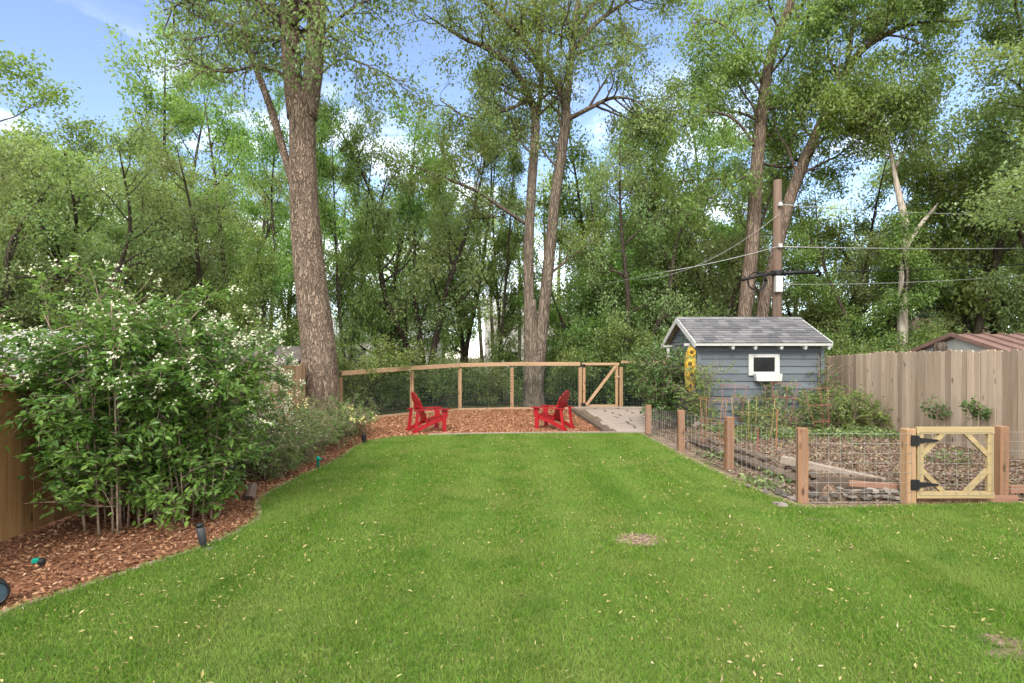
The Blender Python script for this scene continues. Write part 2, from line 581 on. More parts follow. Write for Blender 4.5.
def leaves6(P, D, L, rng, up=.8, wr=.5, spread=.5):
    """broad pointed leaves with a fold down the middle (near plants)"""
    n = len(P)
    d = norm(D + rng.normal(size=(n, 3)) * spread)
    N = norm(rng.normal(size=(n, 3)) * .5 + np.array([0, 0, up]))
    N = norm(N - d * np.sum(N * d, 1, keepdims=True))
    S = np.cross(N, d)
    L = (L * rng.uniform(.65, 1.25, n))[:, None]
    w = L * wr * .5
    dn = N * L
    V = np.stack([P, P + d * L * .28 + S * w * .85 + dn * .05, P + d * L * .62 + S * w * .8 + dn * .0, P + d * L - dn * .18,
                  P + d * L * .62 - S * w * .8 + dn * .0, P + d * L * .28 - S * w * .85 + dn * .05, P + d * L * .45 - dn * .06], 1)
    i = np.arange(n)[:, None] * 7
    f = np.concatenate([i + np.array([[0, 6, 2, 1]]), i + np.array([[6, 3, 2, 2]])[:, :3].repeat(1, 0).repeat(1, 1)[:, [0, 1, 2, 2]]]) if False else None
    q1 = i + np.array([[0, 6, 2, 1]])
    t1 = i + np.array([[6, 3, 2]])
    q2 = i + np.array([[0, 5, 4, 6]])
    t2 = i + np.array([[6, 4, 3]])
    return V.reshape(-1, 3), [q1, q2, t1, t2]


# ------------------------------------------------------------------ trees
def pl(rng, p, d, L, n, wob, trop):
    p = np.array(p, float)
    d = np.array(d, float) / np.linalg.norm(d)
    out = [p]
    for i in range(n):
        d = d + rng.normal(0, wob, 3) + np.array([0, 0, trop])
        d /= np.linalg.norm(d)
        p = p + d * L / n
        out.append(p)
    return np.array(out)


def at(P, t):
    x = t * (len(P) - 1)
    i = min(int(x), len(P) - 2)
    f = x - i
    return P[i] * (1 - f) + P[i + 1] * f, norm(P[i + 1] - P[i])


def side(rng, T, ang, flat=0.0):
    r = rng.normal(size=3)
    r[2] = r[2] * (1 - flat)
    r = r - T * np.dot(r, T)
    r /= np.linalg.norm(r)
    return T * math.cos(ang) + r * math.sin(ang)


def smooth_path(K, n):
    """Catmull-Rom through key points with 4 columns x,y,z,r"""
    K = np.array(K, float)
    P = np.vstack([2 * K[0] - K[1], K, 2 * K[-1] - K[-2]])
    out = []
    for i in range(1, len(P) - 2):
        for t in np.linspace(0, 1, n, endpoint=False):
            a, b, c, d = P[i - 1], P[i], P[i + 1], P[i + 2]
            out.append(.5 * (2 * b + (c - a) * t + (2 * a - 5 * b + 4 * c - d) * t * t + (3 * b - a - 3 * c + d) * t ** 3))
    out.append(P[-2])
    return np.array(out)


class Tree:
    def __init__(self, seed):
        self.rng = np.random.default_rng(seed)
        self.wood = MB()
        self.tw = []

    def stem(self, K, sides=10, n=6, rough=0.0):
        S = smooth_path(K, n)
        r = np.maximum(S[:, 3], .006)
        if rough:
            r = r * (1 + self.rng.normal(0, rough, len(r)))
        self.wood.tube(S[:, :3], r, sides)
        return S

    def limbs(self, S, n1, L1, t0=.3, t1=1.0, ang=.9, trop=.06, n2=6, n3=4, wob=.14, taper=.5, tw=(.5, 1.0), rmax=.09, flat=.3):
        rng = self.rng
        P, Rr = S[:, :3], S[:, 3]
        for k in range(n1):
            t = t0 + (t1 - t0) * (k + rng.random()) / n1
            p, T = at(P, min(t, .999))
            rs = np.interp(t * (len(P) - 1), np.arange(len(P)), Rr)
            L = L1 * (1 - taper * (t - t0) / max(t1 - t0, .01)) * rng.uniform(.7, 1.25)
            b = pl(rng, p, side(rng, T, ang * rng.uniform(.75, 1.2), flat), L, 8, wob, trop)
            r0 = min(.6 * rs, rmax, .012 + L * .016)
            self.branch(b, r0, n2, n3, tw)

    def branch(self, b, r0, n2=6, n3=4, tw=(.5, 1.0), t0=.2, trop=.03, L2=None):
        rng = self.rng
        self.wood.tube(b, np.linspace(r0, max(r0 * .22, .006), len(b)), 6 if r0 > .04 else 5)
        L = np.sum(np.linalg.norm(np.diff(b, axis=0), axis=1))
        n2 = max(2, int(round(n2 * min(1.4, L / 2.2))))
        for j in range(n2):
            t2 = t0 + (1 - t0) * (j + rng.random()) / n2
            q, T2 = at(b, min(t2, .999))
            l2 = (L2 or L * .42) * rng.uniform(.6, 1.2) * (1.15 - .5 * t2)
            c = pl(rng, q, side(rng, T2, rng.uniform(.5, 1.1), .2), l2, 5, .18, trop)
            self.wood.tube(c, np.linspace(max(r0 * .4, .008), .004, len(c)), 4, cap=False)
            for m in range(n3):
                t3 = .2 + .8 * (m + rng.random()) / n3
                s, T3 = at(c, min(t3, .999))
                e = pl(rng, s, side(rng, T3, rng.uniform(.4, 1.1)), rng.uniform(*tw), 3, .2, .0)
                self.wood.tube(e, [.006, .005, .004, .003], 3, cap=False)
                self.tw.append((e[0], e[-1]))
            self.tw.append((c[2], c[-1]))
        self.tw.append((b[-3], b[-1]))

    def crown(self, n, L=.09, sig=.16, up=.5, droop=.3, wr=.62, keep=None):
        rng = self.rng
        A = np.array([a for a, _ in self.tw])
        B = np.array([b for _, b in self.tw])
        wgt = rng.gamma(2.2, 1.0, len(A)) * (np.linalg.norm(B - A, axis=1) + .15)           # some sprays thick, some thin
        i = rng.choice(len(A), n, p=wgt / wgt.sum())
        t = rng.random((n, 1)) ** .8
        P = A[i] * (1 - t) + B[i] * t + rng.normal(size=(n, 3)) * sig * np.array([1, 1, .8])
        if keep is not None:
            P = P[keep(P)]
        V, f = leaves4(P, L, rng, up, droop, wr)
        return MB().add(V, f)


def tree_thing(tr, crown, name, label, loc, bark, leaf, group=None, cat='tree'):
    root = thing(name, label, cat, loc, 0, group)
    build('trunk', tr.wood, M[bark], root, smooth=True, local=True)
    build('crown', crown, M[leaf], root, local=True)
    return root


def K(base, pts):
    """photo keys (px, py, radius) at one distance -> local path about base"""
    out = []
    for q in pts:
        px, py, r = q[:3]
        y = q[3] if len(q) > 3 else base[1]
        w = W(px, py, y)
        out.append([w[0] - base[0], w[1] - base[1], w[2] - base[2], r])
    return out


# ------------------------------------------------------------------ camera, light, sky
cam = bpy.data.cameras.new('camera')
cam.sensor_width = 36
cam.lens = F / 1024 * 36
cam.shift_y = 15.5 / 1024
cam.clip_start, cam.clip_end = .05, 2000
co = bpy.data.objects.new('camera', cam)
COL.objects.link(co)
co.location = (0, 0, EYE)
co.rotation_euler = (math.radians(90), 0, 0)
SC.camera = co

SUN_EL, SUN_AZ = math.radians(36), math.radians(198)     # azimuth clockwise from +Y: behind the camera, to its left
sun = bpy.data.lights.new('sun', 'SUN')
sun.energy, sun.angle, sun.color = 1.5, math.radians(15), (1, .95, .88)
so = bpy.data.objects.new('sun', sun)
COL.objects.link(so)
dirv = Vector((math.sin(SUN_AZ) * math.cos(SUN_EL), math.cos(SUN_AZ) * math.cos(SUN_EL), math.sin(SUN_EL)))
so.rotation_euler = dirv.to_track_quat('Z', 'Y').to_euler()
so.location = (0, 0, 40)

wd = bpy.data.worlds.new('World')
SC.world = wd
wd.use_nodes = True
wt = wd.node_tree
wt.nodes.clear()
wo = wt.nodes.new('ShaderNodeOutputWorld')
bg = wt.nodes.new('ShaderNodeBackground')
sky = wt.nodes.new('ShaderNodeTexSky')
sky.sky_type = 'NISHITA'
sky.sun_disc = False
sky.sun_elevation, sky.sun_rotation = SUN_EL, SUN_AZ
sky.altitude, sky.air_density, sky.dust_density, sky.ozone_density = 1800, 1.0, 1.2, 1.0
tc = wt.nodes.new('ShaderNodeTexCoord')
mp = wt.nodes.new('ShaderNodeMapping')
mp.inputs['Scale'].default_value = (1, 1, 2.6)
mp.inputs['Location'].default_value = (1.75, .6, .2)
cn = wt.nodes.new('ShaderNodeTexNoise')
cn.inputs['Scale'].default_value = 2.6
cn.inputs['Detail'].default_value = 7
cn.inputs['Roughness'].default_value = .58
cr = wt.nodes.new('ShaderNodeValToRGB')
cr.color_ramp.elements[0].position = .48
cr.color_ramp.elements[1].position = .64
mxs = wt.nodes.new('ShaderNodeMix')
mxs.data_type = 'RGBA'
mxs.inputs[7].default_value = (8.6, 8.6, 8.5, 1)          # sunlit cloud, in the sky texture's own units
wt.links.new(tc.outputs['Generated'], mp.inputs['Vector'])
wt.links.new(mp.outputs[0], cn.inputs['Vector'])
wt.links.new(cn.outputs['Fac'], cr.inputs['Fac'])
sx = wt.nodes.new('ShaderNodeSeparateXYZ')
wt.links.new(tc.outputs['Generated'], sx.inputs[0])
mr = wt.nodes.new('ShaderNodeMapRange')
mr.inputs['From Min'].default_value, mr.inputs['From Max'].default_value = .46, .30     # fair weather clouds lie in a band above the horizon
wt.links.new(sx.outputs['Z'], mr.inputs[0])
mu = wt.nodes.new('ShaderNodeMath')
mu.operation = 'MULTIPLY'
wt.links.new(cr.outputs['Color'], mu.inputs[0])
wt.links.new(mr.outputs[0], mu.inputs[1])
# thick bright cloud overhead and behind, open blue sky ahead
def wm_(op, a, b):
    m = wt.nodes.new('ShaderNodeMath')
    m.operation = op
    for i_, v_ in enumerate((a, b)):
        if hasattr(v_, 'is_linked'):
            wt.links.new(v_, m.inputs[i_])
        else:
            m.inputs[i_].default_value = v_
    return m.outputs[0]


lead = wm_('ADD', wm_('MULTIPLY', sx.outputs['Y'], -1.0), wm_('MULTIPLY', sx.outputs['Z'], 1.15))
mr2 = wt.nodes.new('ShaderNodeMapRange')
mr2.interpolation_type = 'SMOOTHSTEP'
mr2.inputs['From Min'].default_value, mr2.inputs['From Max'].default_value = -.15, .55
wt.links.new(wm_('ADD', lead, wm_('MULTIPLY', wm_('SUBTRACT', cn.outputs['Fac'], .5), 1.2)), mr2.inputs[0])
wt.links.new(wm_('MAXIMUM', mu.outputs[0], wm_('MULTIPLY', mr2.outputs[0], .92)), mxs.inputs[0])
tint = wt.nodes.new('ShaderNodeMix')
tint.data_type = 'RGBA'
tint.blend_type = 'MULTIPLY'
tint.inputs[0].default_value = 1
tint.inputs[7].default_value = (.95, .89, .91, 1)
wt.links.new(sky.outputs[0], tint.inputs[6])
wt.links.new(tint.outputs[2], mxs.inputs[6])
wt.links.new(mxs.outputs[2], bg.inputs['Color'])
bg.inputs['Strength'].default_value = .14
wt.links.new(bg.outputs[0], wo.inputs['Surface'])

SC.view_settings.view_transform = 'Standard'
SC.view_settings.look = 'None'
SC.view_settings.exposure = 1.48
SC.view_settings.gamma = 1
SC.render.engine = 'CYCLES'
SC.cycles.use_denoising = True
SC.cycles.max_bounces = 7
SC.cycles.diffuse_bounces = 4
SC.cycles.glossy_bounces = 2
SC.cycles.transmission_bounces = 5
SC.cycles.transparent_max_bounces = 4
SC.cycles.use_adaptive_sampling = True
SC.cycles.adaptive_threshold = .02

# ------------------------------------------------------------------ ground
def struct(name, mb, mat, kind='structure', smooth=False):
    return build(name, mb, mat, smooth=smooth, kind=kind)


def inpoly(P, poly):
    x, y = P[:, 0], P[:, 1]
    c = np.zeros(len(P), bool)
    n = len(poly)
    for i in range(n):
        x0, y0 = poly[i]
        x1, y1 = poly[(i + 1) % n]
        k = (y0 > y) != (y1 > y)
        c ^= k & (x < (x1 - x0) * (y - y0) / (y1 - y0 + 1e-12) + x0)
    return c


def sheet(poly, z):
    return MB().add([(x, y, z) for x, y in poly], [np.arange(len(poly))])


ground = MB().add([(-400, -200, -.02), (400, -200, -.02), (400, 900, -.02), (-400, 900, -.02)], [np.arange(4)])
struct('ground', ground, M['wild'])

left_edge = [(-4.2, -4), (-4.0, 2.0), (-3.72, 3.6), (-3.57, 4.02), (-3.31, 4.58), (-3.17, 4.89), (-2.95, 5.34), (-2.83, 5.9), (-2.84, 6.4), (-3.1, 6.95),
             (-3.22, 7.4), (-3.2, 8.5), (-3.1, 9.4), (-3.05, 10.1), (-3.12, 11.2), (-3.1, 12.1), (-2.7, 12.75), (-1.9, 13.05)]
back_edge = [(-1.9, 13.05), (-.9, 13.2), (0, 13.3), (1.5, 13.4), (3.0, 13.4)]
right_edge = [(3.0, 13.4), (3.05, 12.2), (3.1, 11.0), (3.13, 10.0), (3.22, 8.8), (3.33, 7.7), (3.42, 7.0), (3.62, 6.78), (4.2, 6.83), (6.4, 7.0), (8.1, 7.05)]
lawn_poly = left_edge + back_edge[1:] + right_edge[1:] + [(8.1, -4)]
struct('lawn', sheet(lawn_poly, .0), M['lawn'])
FENCE_L = -5.0
mulch_poly = [(FENCE_L - .2, -4), (FENCE_L - .2, 16.0)] + [(-4.6, 15.9), (-3.9, 14.2)] + left_edge[::-1][2:]
struct('mulch_bed', sheet(mulch_poly, -.008), M['mulch'])
fence_px = [(345, 421), (412, 414), (460, 410), (512, 409), (580, 409), (621, 409)]
pad_poly = [(-3.05, 12.2), (-3.9, 14.2), (-4.6, 15.9)] + [G(*p) for p in fence_px[:5]] + [(2.3, 19.7), (2.15, 17.6), (2.15, 14.6), (2.35, 13.42)] + back_edge[::-1][1:] + [(-2.7, 12.75)]
struct('wood_chip_pad', sheet(pad_poly, -.004), M['pad'])
struct('gate_path', sheet([(2.15, 13.42), (2.1, 19.9), (4.3, 19.9), (4.1, 15.5), (3.6, 13.8), (3.05, 13.38)], -.012), M['soil'])


def bed_h(x, y):
    s = lambda t: np.clip(t, 0, 1) ** 2 * (3 - 2 * np.clip(t, 0, 1))
    w = np.where(x < 4.85, .12, 1.6)
    e = 3.86 + (11.4 - y) * .06
    return .18 * s((x - e) / .12) * s((y - 7.5) / w) * s((13.0 - y) / .4 + (x > 4.2) * 5)


xs = np.linspace(3.0, 8.25, 90)
ys = np.concatenate([np.linspace(6.75, 9.5, 50), np.linspace(9.6, 16, 50)])
gx, gy = np.meshgrid(xs, ys)
gz = bed_h(gx, gy) + .018 * np.sin(gx * 3.1 + gy) * np.cos(gy * 2.3) - .012
gz = np.where(gy < 7.2, -.012, gz)
gz = np.where(gx < 3.35, np.minimum(gz, -.012), gz)
nx = len(xs)
ii = (np.arange(len(ys) - 1)[:, None] * nx + np.arange(nx - 1)[None]).ravel()
soil = MB().add(np.stack([gx.ravel(), gy.ravel(), gz.ravel()], 1), np.stack([ii, ii + 1, ii + nx + 1, ii + nx], 1))
struct('garden_soil', soil, M['soil'], smooth=True)

# bare patches in the lawn
def blob(c, rx, ry, n=26, seed=0):
    r = np.random.default_rng(seed)
    a = np.linspace(0, 2 * math.pi, n, endpoint=False)
    k = 1 + r.normal(0, .11, n)
    return [(c[0] + rx * k[i] * math.cos(a[i]), c[1] + ry * k[i] * math.sin(a[i])) for i in range(n)]


patches = [blob(G(640, 540), .25, .20, seed=1), blob(G(1003, 641), .14, .09, seed=8), blob(G(1016, 655), .20, .07, seed=2), blob(G(828, 520), .24, .05, seed=4), blob(G(866, 524), .16, .035, seed=5)]
for pp in patches:
    struct('bare_earth', sheet(pp, .004), M['soil'])

# grass: blades in one object
def grass(poly, dens, x0, x1, y0, y1, hgt, wid, seed):
    r = np.random.default_rng(seed)
    n = int(dens * (x1 - x0) * (y1 - y0))
    P = np.stack([r.uniform(x0, x1, n), r.uniform(y0, y1, n)], 1)
    # keep to the camera's neighbourhood, ragged at the edge
    k = inpoly(P + r.normal(0, .035, P.shape), poly)
    for pp in patches:
        k &= ~inpoly(P + r.normal(0, .075, P.shape), pp)
    P = P[k]
    n = len(P)
    tuft = .75 + .5 * r.random(n)
    h = hgt * tuft
    a = r.uniform(0, 2 * math.pi, n)
    lean = r.uniform(.1, 1.0, n) * h
    la = a + r.normal(0, .8, n)
    B = np.stack([P[:, 0], P[:, 1], np.zeros(n)], 1)
    S = np.stack([np.cos(a + 1.57), np.sin(a + 1.57), 0 * a], 1) * (wid * r.uniform(.7, 1.3, n))[:, None] * .5
    D = np.stack([np.cos(la) * lean, np.sin(la) * lean, h], 1)
    Mid = B + D * np.array([.35, .35, .62])
    V = np.stack([B - S, B + S, Mid + S * .8, B + D, Mid - S * .8], 1)
    return V.reshape(-1, 3), np.arange(n * 5).reshape(-1, 5)


gm = MB()
gm.add(*grass(lawn_poly, 7000, -4.2, 8.1, 2.7, 5.2, .036, .0045, 1))
gm.add(*grass(lawn_poly, 4800, -4.2, 8.1, 5.2, 8, .036, .006, 2))
gm.add(*grass(lawn_poly, 3000, -4.2, 8.1, 8, 13.5, .036, .009, 3))
gm.add(*grass(lawn_poly, 1500, -4.2, 8.1, -1.0, 2.7, .042, .008, 4))
go = struct('grass', gm, M['grass'], 'stuff')
tag(go, 'short bright green mown lawn grass filling the middle of the yard', 'grass')


def flakes(P, L, wr, rng, tilt=.35, thick=0.0):
    n = len(P)
    a = rng.uniform(0, 2 * math.pi, n)
    N = norm(rng.normal(size=(n, 3)) * tilt + np.array([0, 0, 1]))
    d = np.stack([np.cos(a), np.sin(a), 0 * a], 1)
    d = norm(d - N * np.sum(d * N, 1, keepdims=True))
    S = np.cross(N, d)
    L = (L * rng.uniform(.5, 1.5, n))[:, None]
    w = L * wr * rng.uniform(.6, 1.4, n)[:, None] * .5
    k = rng.uniform(.2, .8, (n, 4, 1))
    V = np.stack([P - d * L * .5 - S * w * k[:, 0], P - d * L * .3 * k[:, 1] + S * w * -1, P + d * L * .5 * k[:, 2] - S * w * .7,
                  P + d * L * .5 + S * w * k[:, 3], P + d * L * .1 + S * w, P - d * L * .45 + S * w * .5], 1)
    return V.reshape(-1, 3), np.arange(n * 6).reshape(-1, 6)


def scatter(poly, n, seed, z=.004, zr=.015):
    r = np.random.default_rng(seed)
    a = np.array(poly)
    P = np.stack([r.uniform(a[:, 0].min(), a[:, 0].max(), n), r.uniform(a[:, 1].min(), a[:, 1].max(), n)], 1)
    P = P[inpoly(P, poly)]
    return np.column_stack([P, z + r.random(len(P)) * zr]), r


P, r = scatter(mulch_poly, 80000, 5)
P = P[P[:, 1] > 1.5]
tag(struct('bark_chips', MB().add(*flakes(P, .034, .42, r, .4)), M['chips'], 'stuff'), 'reddish brown bark chips covering the left planting bed', 'bark mulch')
P, r = scatter(pad_poly, 40000, 6)
tag(struct('pad_chips', MB().add(*flakes(P, .046, .4, r, .4)), M['padchips'], 'stuff'), 'orange brown wood chips spread under the two red chairs', 'wood chips')
# leaf litter in the vegetable garden
r = np.random.default_rng(8)
P = np.stack([r.uniform(3.42, 8.05, 62000), r.uniform(7.02, 14, 62000)], 1)
P = P[P[:, 1] > 7.02 + (P[:, 0] > 3.6) * .02]
P = P[P[:, 0] > np.interp(P[:, 1], [7, 8.8, 11, 13.4], [3.5, 3.27, 3.13, 3.05]) + .04]
P = np.column_stack([P, bed_h(P[:, 0], P[:, 1]) + .018 * np.sin(P[:, 0] * 3.1 + P[:, 1]) * np.cos(P[:, 1] * 2.3) + r.random(len(P)) * .02 - .004])
tag(struct('leaf_litter', MB().add(*flakes(P, .034, .55, r, .35)), M['litter'], 'stuff'), 'brown fallen leaf litter covering the fenced vegetable garden', 'leaf litter')
# fallen leaves on the lawn
r = np.random.default_rng(9)
cl = np.stack([r.uniform(-3.6, 8, 420), r.uniform(2.6, 13.2, 420)], 1)
P = cl[(len(cl) * r.random(11500) ** 1.4).astype(int)] + r.normal(0, .3, (11500, 2))
P = P[inpoly(P, lawn_poly)]
P = np.column_stack([P, 0.026 + r.random(len(P)) * .018])
tag(struct('fallen_leaves', MB().add(*leaves4(P, .0255 * r.gamma(9, 1 / 9, len(P)), r, .7, 0, .36)), M['fallen'], 'stuff'), 'small pale yellow fallen leaves scattered over the lawn', 'fallen leaves')

# lawn edging strips
def strip(path, w, h, z0=-.01):
    P = np.array(path, float)
    T = norm(np.gradient(P, axis=0))
    Nn = np.stack([-T[:, 1], T[:, 0]], 1)
    A, B = P + Nn * w / 2, P - Nn * w / 2
    n = len(P)
    V = np.concatenate([np.column_stack([q, np.full(n, z)]) for q, z in ((A, z0), (A, h), (B, h), (B, z0))])
    j = np.arange(n - 1)
    f = np.concatenate([np.stack([j + k * n, j + 1 + k * n, j + 1 + (k + 1) % 4 * n, j + (k + 1) % 4 * n], 1) for k in range(4)])
    return MB().add(V, f)


def resample(path, n=8, jit=.0, seed=0):
    q = smooth_path([(x, y, 0, 0) for x, y in path], n)[:, :2]
    return q + np.random.default_rng(seed).normal(0, jit, q.shape) if jit else q


tag(build('bed_edging', strip(resample(left_edge[1:], 8, .012, 1), .05, .012), M['concrete']), 'thin earthy edging strip curving between left mulch bed and lawn', 'edging')
tag(build('timber_edging', strip(resample(back_edge, 6), .07, .045), M['old_wood_x']), 'pale timber edging between the lawn and the wood chip pad', 'edging')
tag(build('stone_edging', strip(resample(right_edge[:8], 7, .016, 3), .12, .014), M['concrete']), 'pale rough edging between the lawn and the wire garden fence', 'edging')

# ------------------------------------------------------------------ fences
def planks(p, q, z1a, z1b, mat, parent, w=.14, t=.02, z0=.02, dog=True, seed=0, jit=.012):
    r = np.random.default_rng(seed)
    p, q = np.array(p, float), np.array(q, float)
    L = np.linalg.norm(q - p)
    d = (q - p) / L
    nrm = np.array([-d[1], d[0]])
    mb = MB()
    s = 0.0
    while s < L - .03:
        ww = w * r.uniform(.9, 1.08)
        c = p + d * (s + ww / 2) + nrm * r.normal(0, .003)
        top = z1a + (z1b - z1a) * s / L + r.normal(0, jit)
        a = ww / 2 - .0035
        e = .022 if dog else 0
        prof = [(-a, z0), (a, z0), (a, top - e), (a - e, top), (-a + e, top), (-a, top - e)]
        tl = r.normal(0, .004)
        mb.prism([(u, v) for u, v in prof], -t / 2, t / 2, lambda u, v, k: (c[0] + d[0] * (u + tl * v) + nrm[0] * k, c[1] + d[1] * (u + tl * v) + nrm[1] * k, v))
        s += ww
    return build('plank_panel', mb, mat, parent)


# right boundary fence
fr = thing('plank_fence', 'tall tan dog eared plank fence along the right side behind the garden', 'fence', (8.15, 10, 0))
planks((8.12, 3.0), (8.17, 9.8), 1.93, 1.92, M['plank_tan'], fr, .145, seed=2)
planks((8.17, 9.83), (8.26, 12.8), 1.92, 1.91, M['plank_tan'], fr, .14, seed=3)
planks((8.26, 12.83), (8.32, 16.6), 1.90, 1.76, M['plank_tan'], fr, .14, seed=4)
for z in (.45, 1.55):
    build('back_rail', MB().bar((8.2, 3.0, z), (8.25, 9.8, z), .04, .09).bar((8.25, 9.8, z), (8.4, 16.6, z), .04, .09), M['plank_tan'], fr)
for y in (3.2, 5.6, 8.0, 10.4, 12.8, 15.2):
    build('post', MB().box((8.30 + (y - 3) * .01, y, .9), (.09, .09, 1.75)), M['plank_tan'], fr)

# left boundary fence
fl = thing('plank_fence', 'amber stained plank fence standing behind the left flowering shrubs', 'fence', (FENCE_L, 8, 0))
planks((-4.86, 2.4), (-5.02, 8.6), 1.63, 1.63, M['plank_amber'], fl, .14, dog=False, seed=5)
planks((-5.02, 8.63), (-5.42, 15.1), 1.62, 1.60, M['plank_pale'], fl, .14, dog=False, seed=6)
for z in (.4, 1.4):
    build('back_rail', MB().bar((-4.93, 2.4, z), (-5.1, 8.6, z), .04, .09).bar((-5.1, 8.6, z), (-5.5, 15.1, z), .04, .09), M['plank_amber'], fl)
for y in (2.6, 5.0, 7.4, 9.8, 12.2, 14.6):
    build('post', MB().box((-5.03 - (y - 2.4) * .036, y, .75), (.09, .09, 1.5)), M['plank_amber'], fl)


def wire_grid(p, q, za, zb, h0, dx, dz, r, mb=None, rv=None):
    """welded wire between two ground points, from h0 up to heights za (at p) and zb (at q)"""
    mb = mb or MB()
    p, q = np.array(p, float), np.array(q, float)
    L = np.linalg.norm(q - p)
    n = max(2, int(round(L / dx)))
    for i in range(n + 1):
        t = i / n
        c = p + (q - p) * t
        mb.tube([(c[0], c[1], h0), (c[0], c[1], za + (zb - za) * t)], rv or r, 3, cap=False)
    k = max(2, int(round(((za + zb) / 2 - h0) / dz)))
    for j in range(k + 1):
        u = j / k
        mb.tube([(p[0], p[1], h0 + (za - h0) * u), (q[0], q[1], h0 + (zb - h0) * u)], r, 3, cap=False)
    return mb


# back fence: posts, top rail, wire
bf = thing('wire_mesh_fence', 'cedar post and rail fence with dark wire mesh behind the red chairs', 'fence', (*G(512, 409), 0))
fp = [np.array(G(*p)) for p in fence_px]
fp[0] = fp[0] + np.array([-.1, -.1])
hs = [1.36, 1.47, 1.54, 1.58, 1.58, 1.58]
tops = hs
ext = np.array([7.6, 19.4])
for i, p in enumerate(fp):
    build('post', MB().box((p[0], p[1], hs[i] / 2 - .065), (.11, .11, hs[i] + .04 - .17), bev=.006), M['post_new'], bf)
build('post', MB().box((5.6, 19.55, .77), (.10, .10, 1.5), bev=.006), M['post_new'], bf)
for i in range(4):
    a, b = fp[i], fp[i + 1]
    build('top_rail', MB().bar((a[0], a[1] - .002 * i, hs[i] - .02), (b[0], b[1] - .002 * i, hs[i + 1] - .02), .15, .13, bev=.006), M['rail_new'], bf)
build('top_rail', MB().bar((fp[5][0], fp[5][1], 1.63), (5.6, 19.55, 1.60), .16, .085, bev=.006), M['rail_new'], bf)
for i in range(4):
    a, b = fp[i] - np.array([0, .06]), fp[i + 1] - np.array([0, .06])
    build('wire_mesh', wire_grid(a, b, hs[i] - .05, hs[i + 1] - .05, .02, .10, .10, .0048, None, .0020), M['wire_dark'], bf)
build('wire_mesh', wire_grid(fp[5] - np.array([0, .06]), (5.6, 19.49), 1.52, 1.52, .02, .10, .10, .0048, None, .0020), M['wire_dark'], bf)
for i in range(4):
    a, b = fp[i], fp[i + 1]
    build('bottom_board', MB().bar((a[0], a[1] - .1, .03), (b[0], b[1] - .1, .03), .04, .08), M['rail_new'], bf)

gx0, gx1, gyy = fp[4][0] + .09, fp[5][0] - .10, fp[4][1]
gt = thing('wooden_gate', 'cedar framed wire mesh gate with a diagonal brace in the back fence', 'gate', ((gx0 + gx1) / 2, gyy, 0))
build('stile', MB().box((gx0 + .05, gyy, .80), (.09, .05, 1.46), bev=.004), M['post_new'], gt)
build('stile', MB().box((gx1 - .05, gyy, .80), (.09, .05, 1.46), bev=.004), M['post_new'], gt)
build('top_rail', MB().box(((gx0 + gx1) / 2, gyy - .005, 1.56), (gx1 - gx0 + .06, .06, .09), bev=.004), M['rail_new'], gt)
build('bottom_rail', MB().box(((gx0 + gx1) / 2, gyy, .11), (gx1 - gx0 - .2, .05, .09), bev=.004), M['rail_new'], gt)
build('brace', MB().bar((gx0 + .12, gyy - .055, .14), (gx1 - .10, gyy - .055, 1.48), .03, .10, up=(0, 0, 1), bev=.003), M['rail_new'], gt)
build('wire_mesh', wire_grid((gx0 + .1, gyy + .04), (gx1 - .1, gyy + .04), 1.5, 1.5, .1, .10, .10, .0048, None, .0020), M['wire_dark'], gt)
build('latch', MB().box((gx1 - .05, gyy - .04, 1.12), (.16, .03, .06)), M['rail_new'], gt)
for z in (.16, 1.5):
    build('hinge', MB().box((gx0 + .01, gyy - .04, z), (.14, .03, .10)).box((gx0 + .12, gyy - .045, z), (.16, .02, .035)), M['black'], gt)
tag(build('threshold_timber', MB().box((3.35, 19.5, .04), (2.5, .14, .12), bev=.01), M['old_wood_x']), 'weathered timber laid along the ground under the cedar back gate', 'timber')

# flagstones in front of the gate, with timber along the left
r = np.random.default_rng(21)
fn = 0
y = 13.62
row = 0
while y < 19.2:
    dy = r.uniform(.55, .8)
    x = 2.42 + r.uniform(-.05, .1)
    xe = 3.25 if y < 14.4 else 3.6 if y < 16 else 4.1
    while x < xe:
        dx = r.uniform(.5, .95)
        c = (x + dx / 2, y + dy / 2)
        pts = [(c[0] + (dx / 2 - .045) * sx + r.normal(0, .02), c[1] + (dy / 2 - .085) * sy + r.normal(0, .02)) for sx, sy in ((-1, -1), (.2, -1.02), (1, -1), (1.03, .1), (1, 1), (-.1, 1.04), (-1, 1))]
        o = build('flagstone', MB().prism(pts, -.03, .016 + r.random() * .012), M['flag'], origin=(c[0], c[1], 0))
        o['seed'] = fn
        tag(o, 'pale grey tan flagstone in the paving before the back gate', 'flagstone', 'flagstones before the back gate')
        fn += 1
        x += dx
    y += dy
    row += 1
tag(build('timber_sleeper', MB().bar((2.24, 13.5, .03), (2.02, 19.0, .03), .16, .13, bev=.012), M['old_wood']), 'weathered timber sleeper between the chip pad and the flagstone path', 'timber')
for k, (px, py) in enumerate(((585, 426), (600, 429), (577, 421))):
    c = G(px, py)

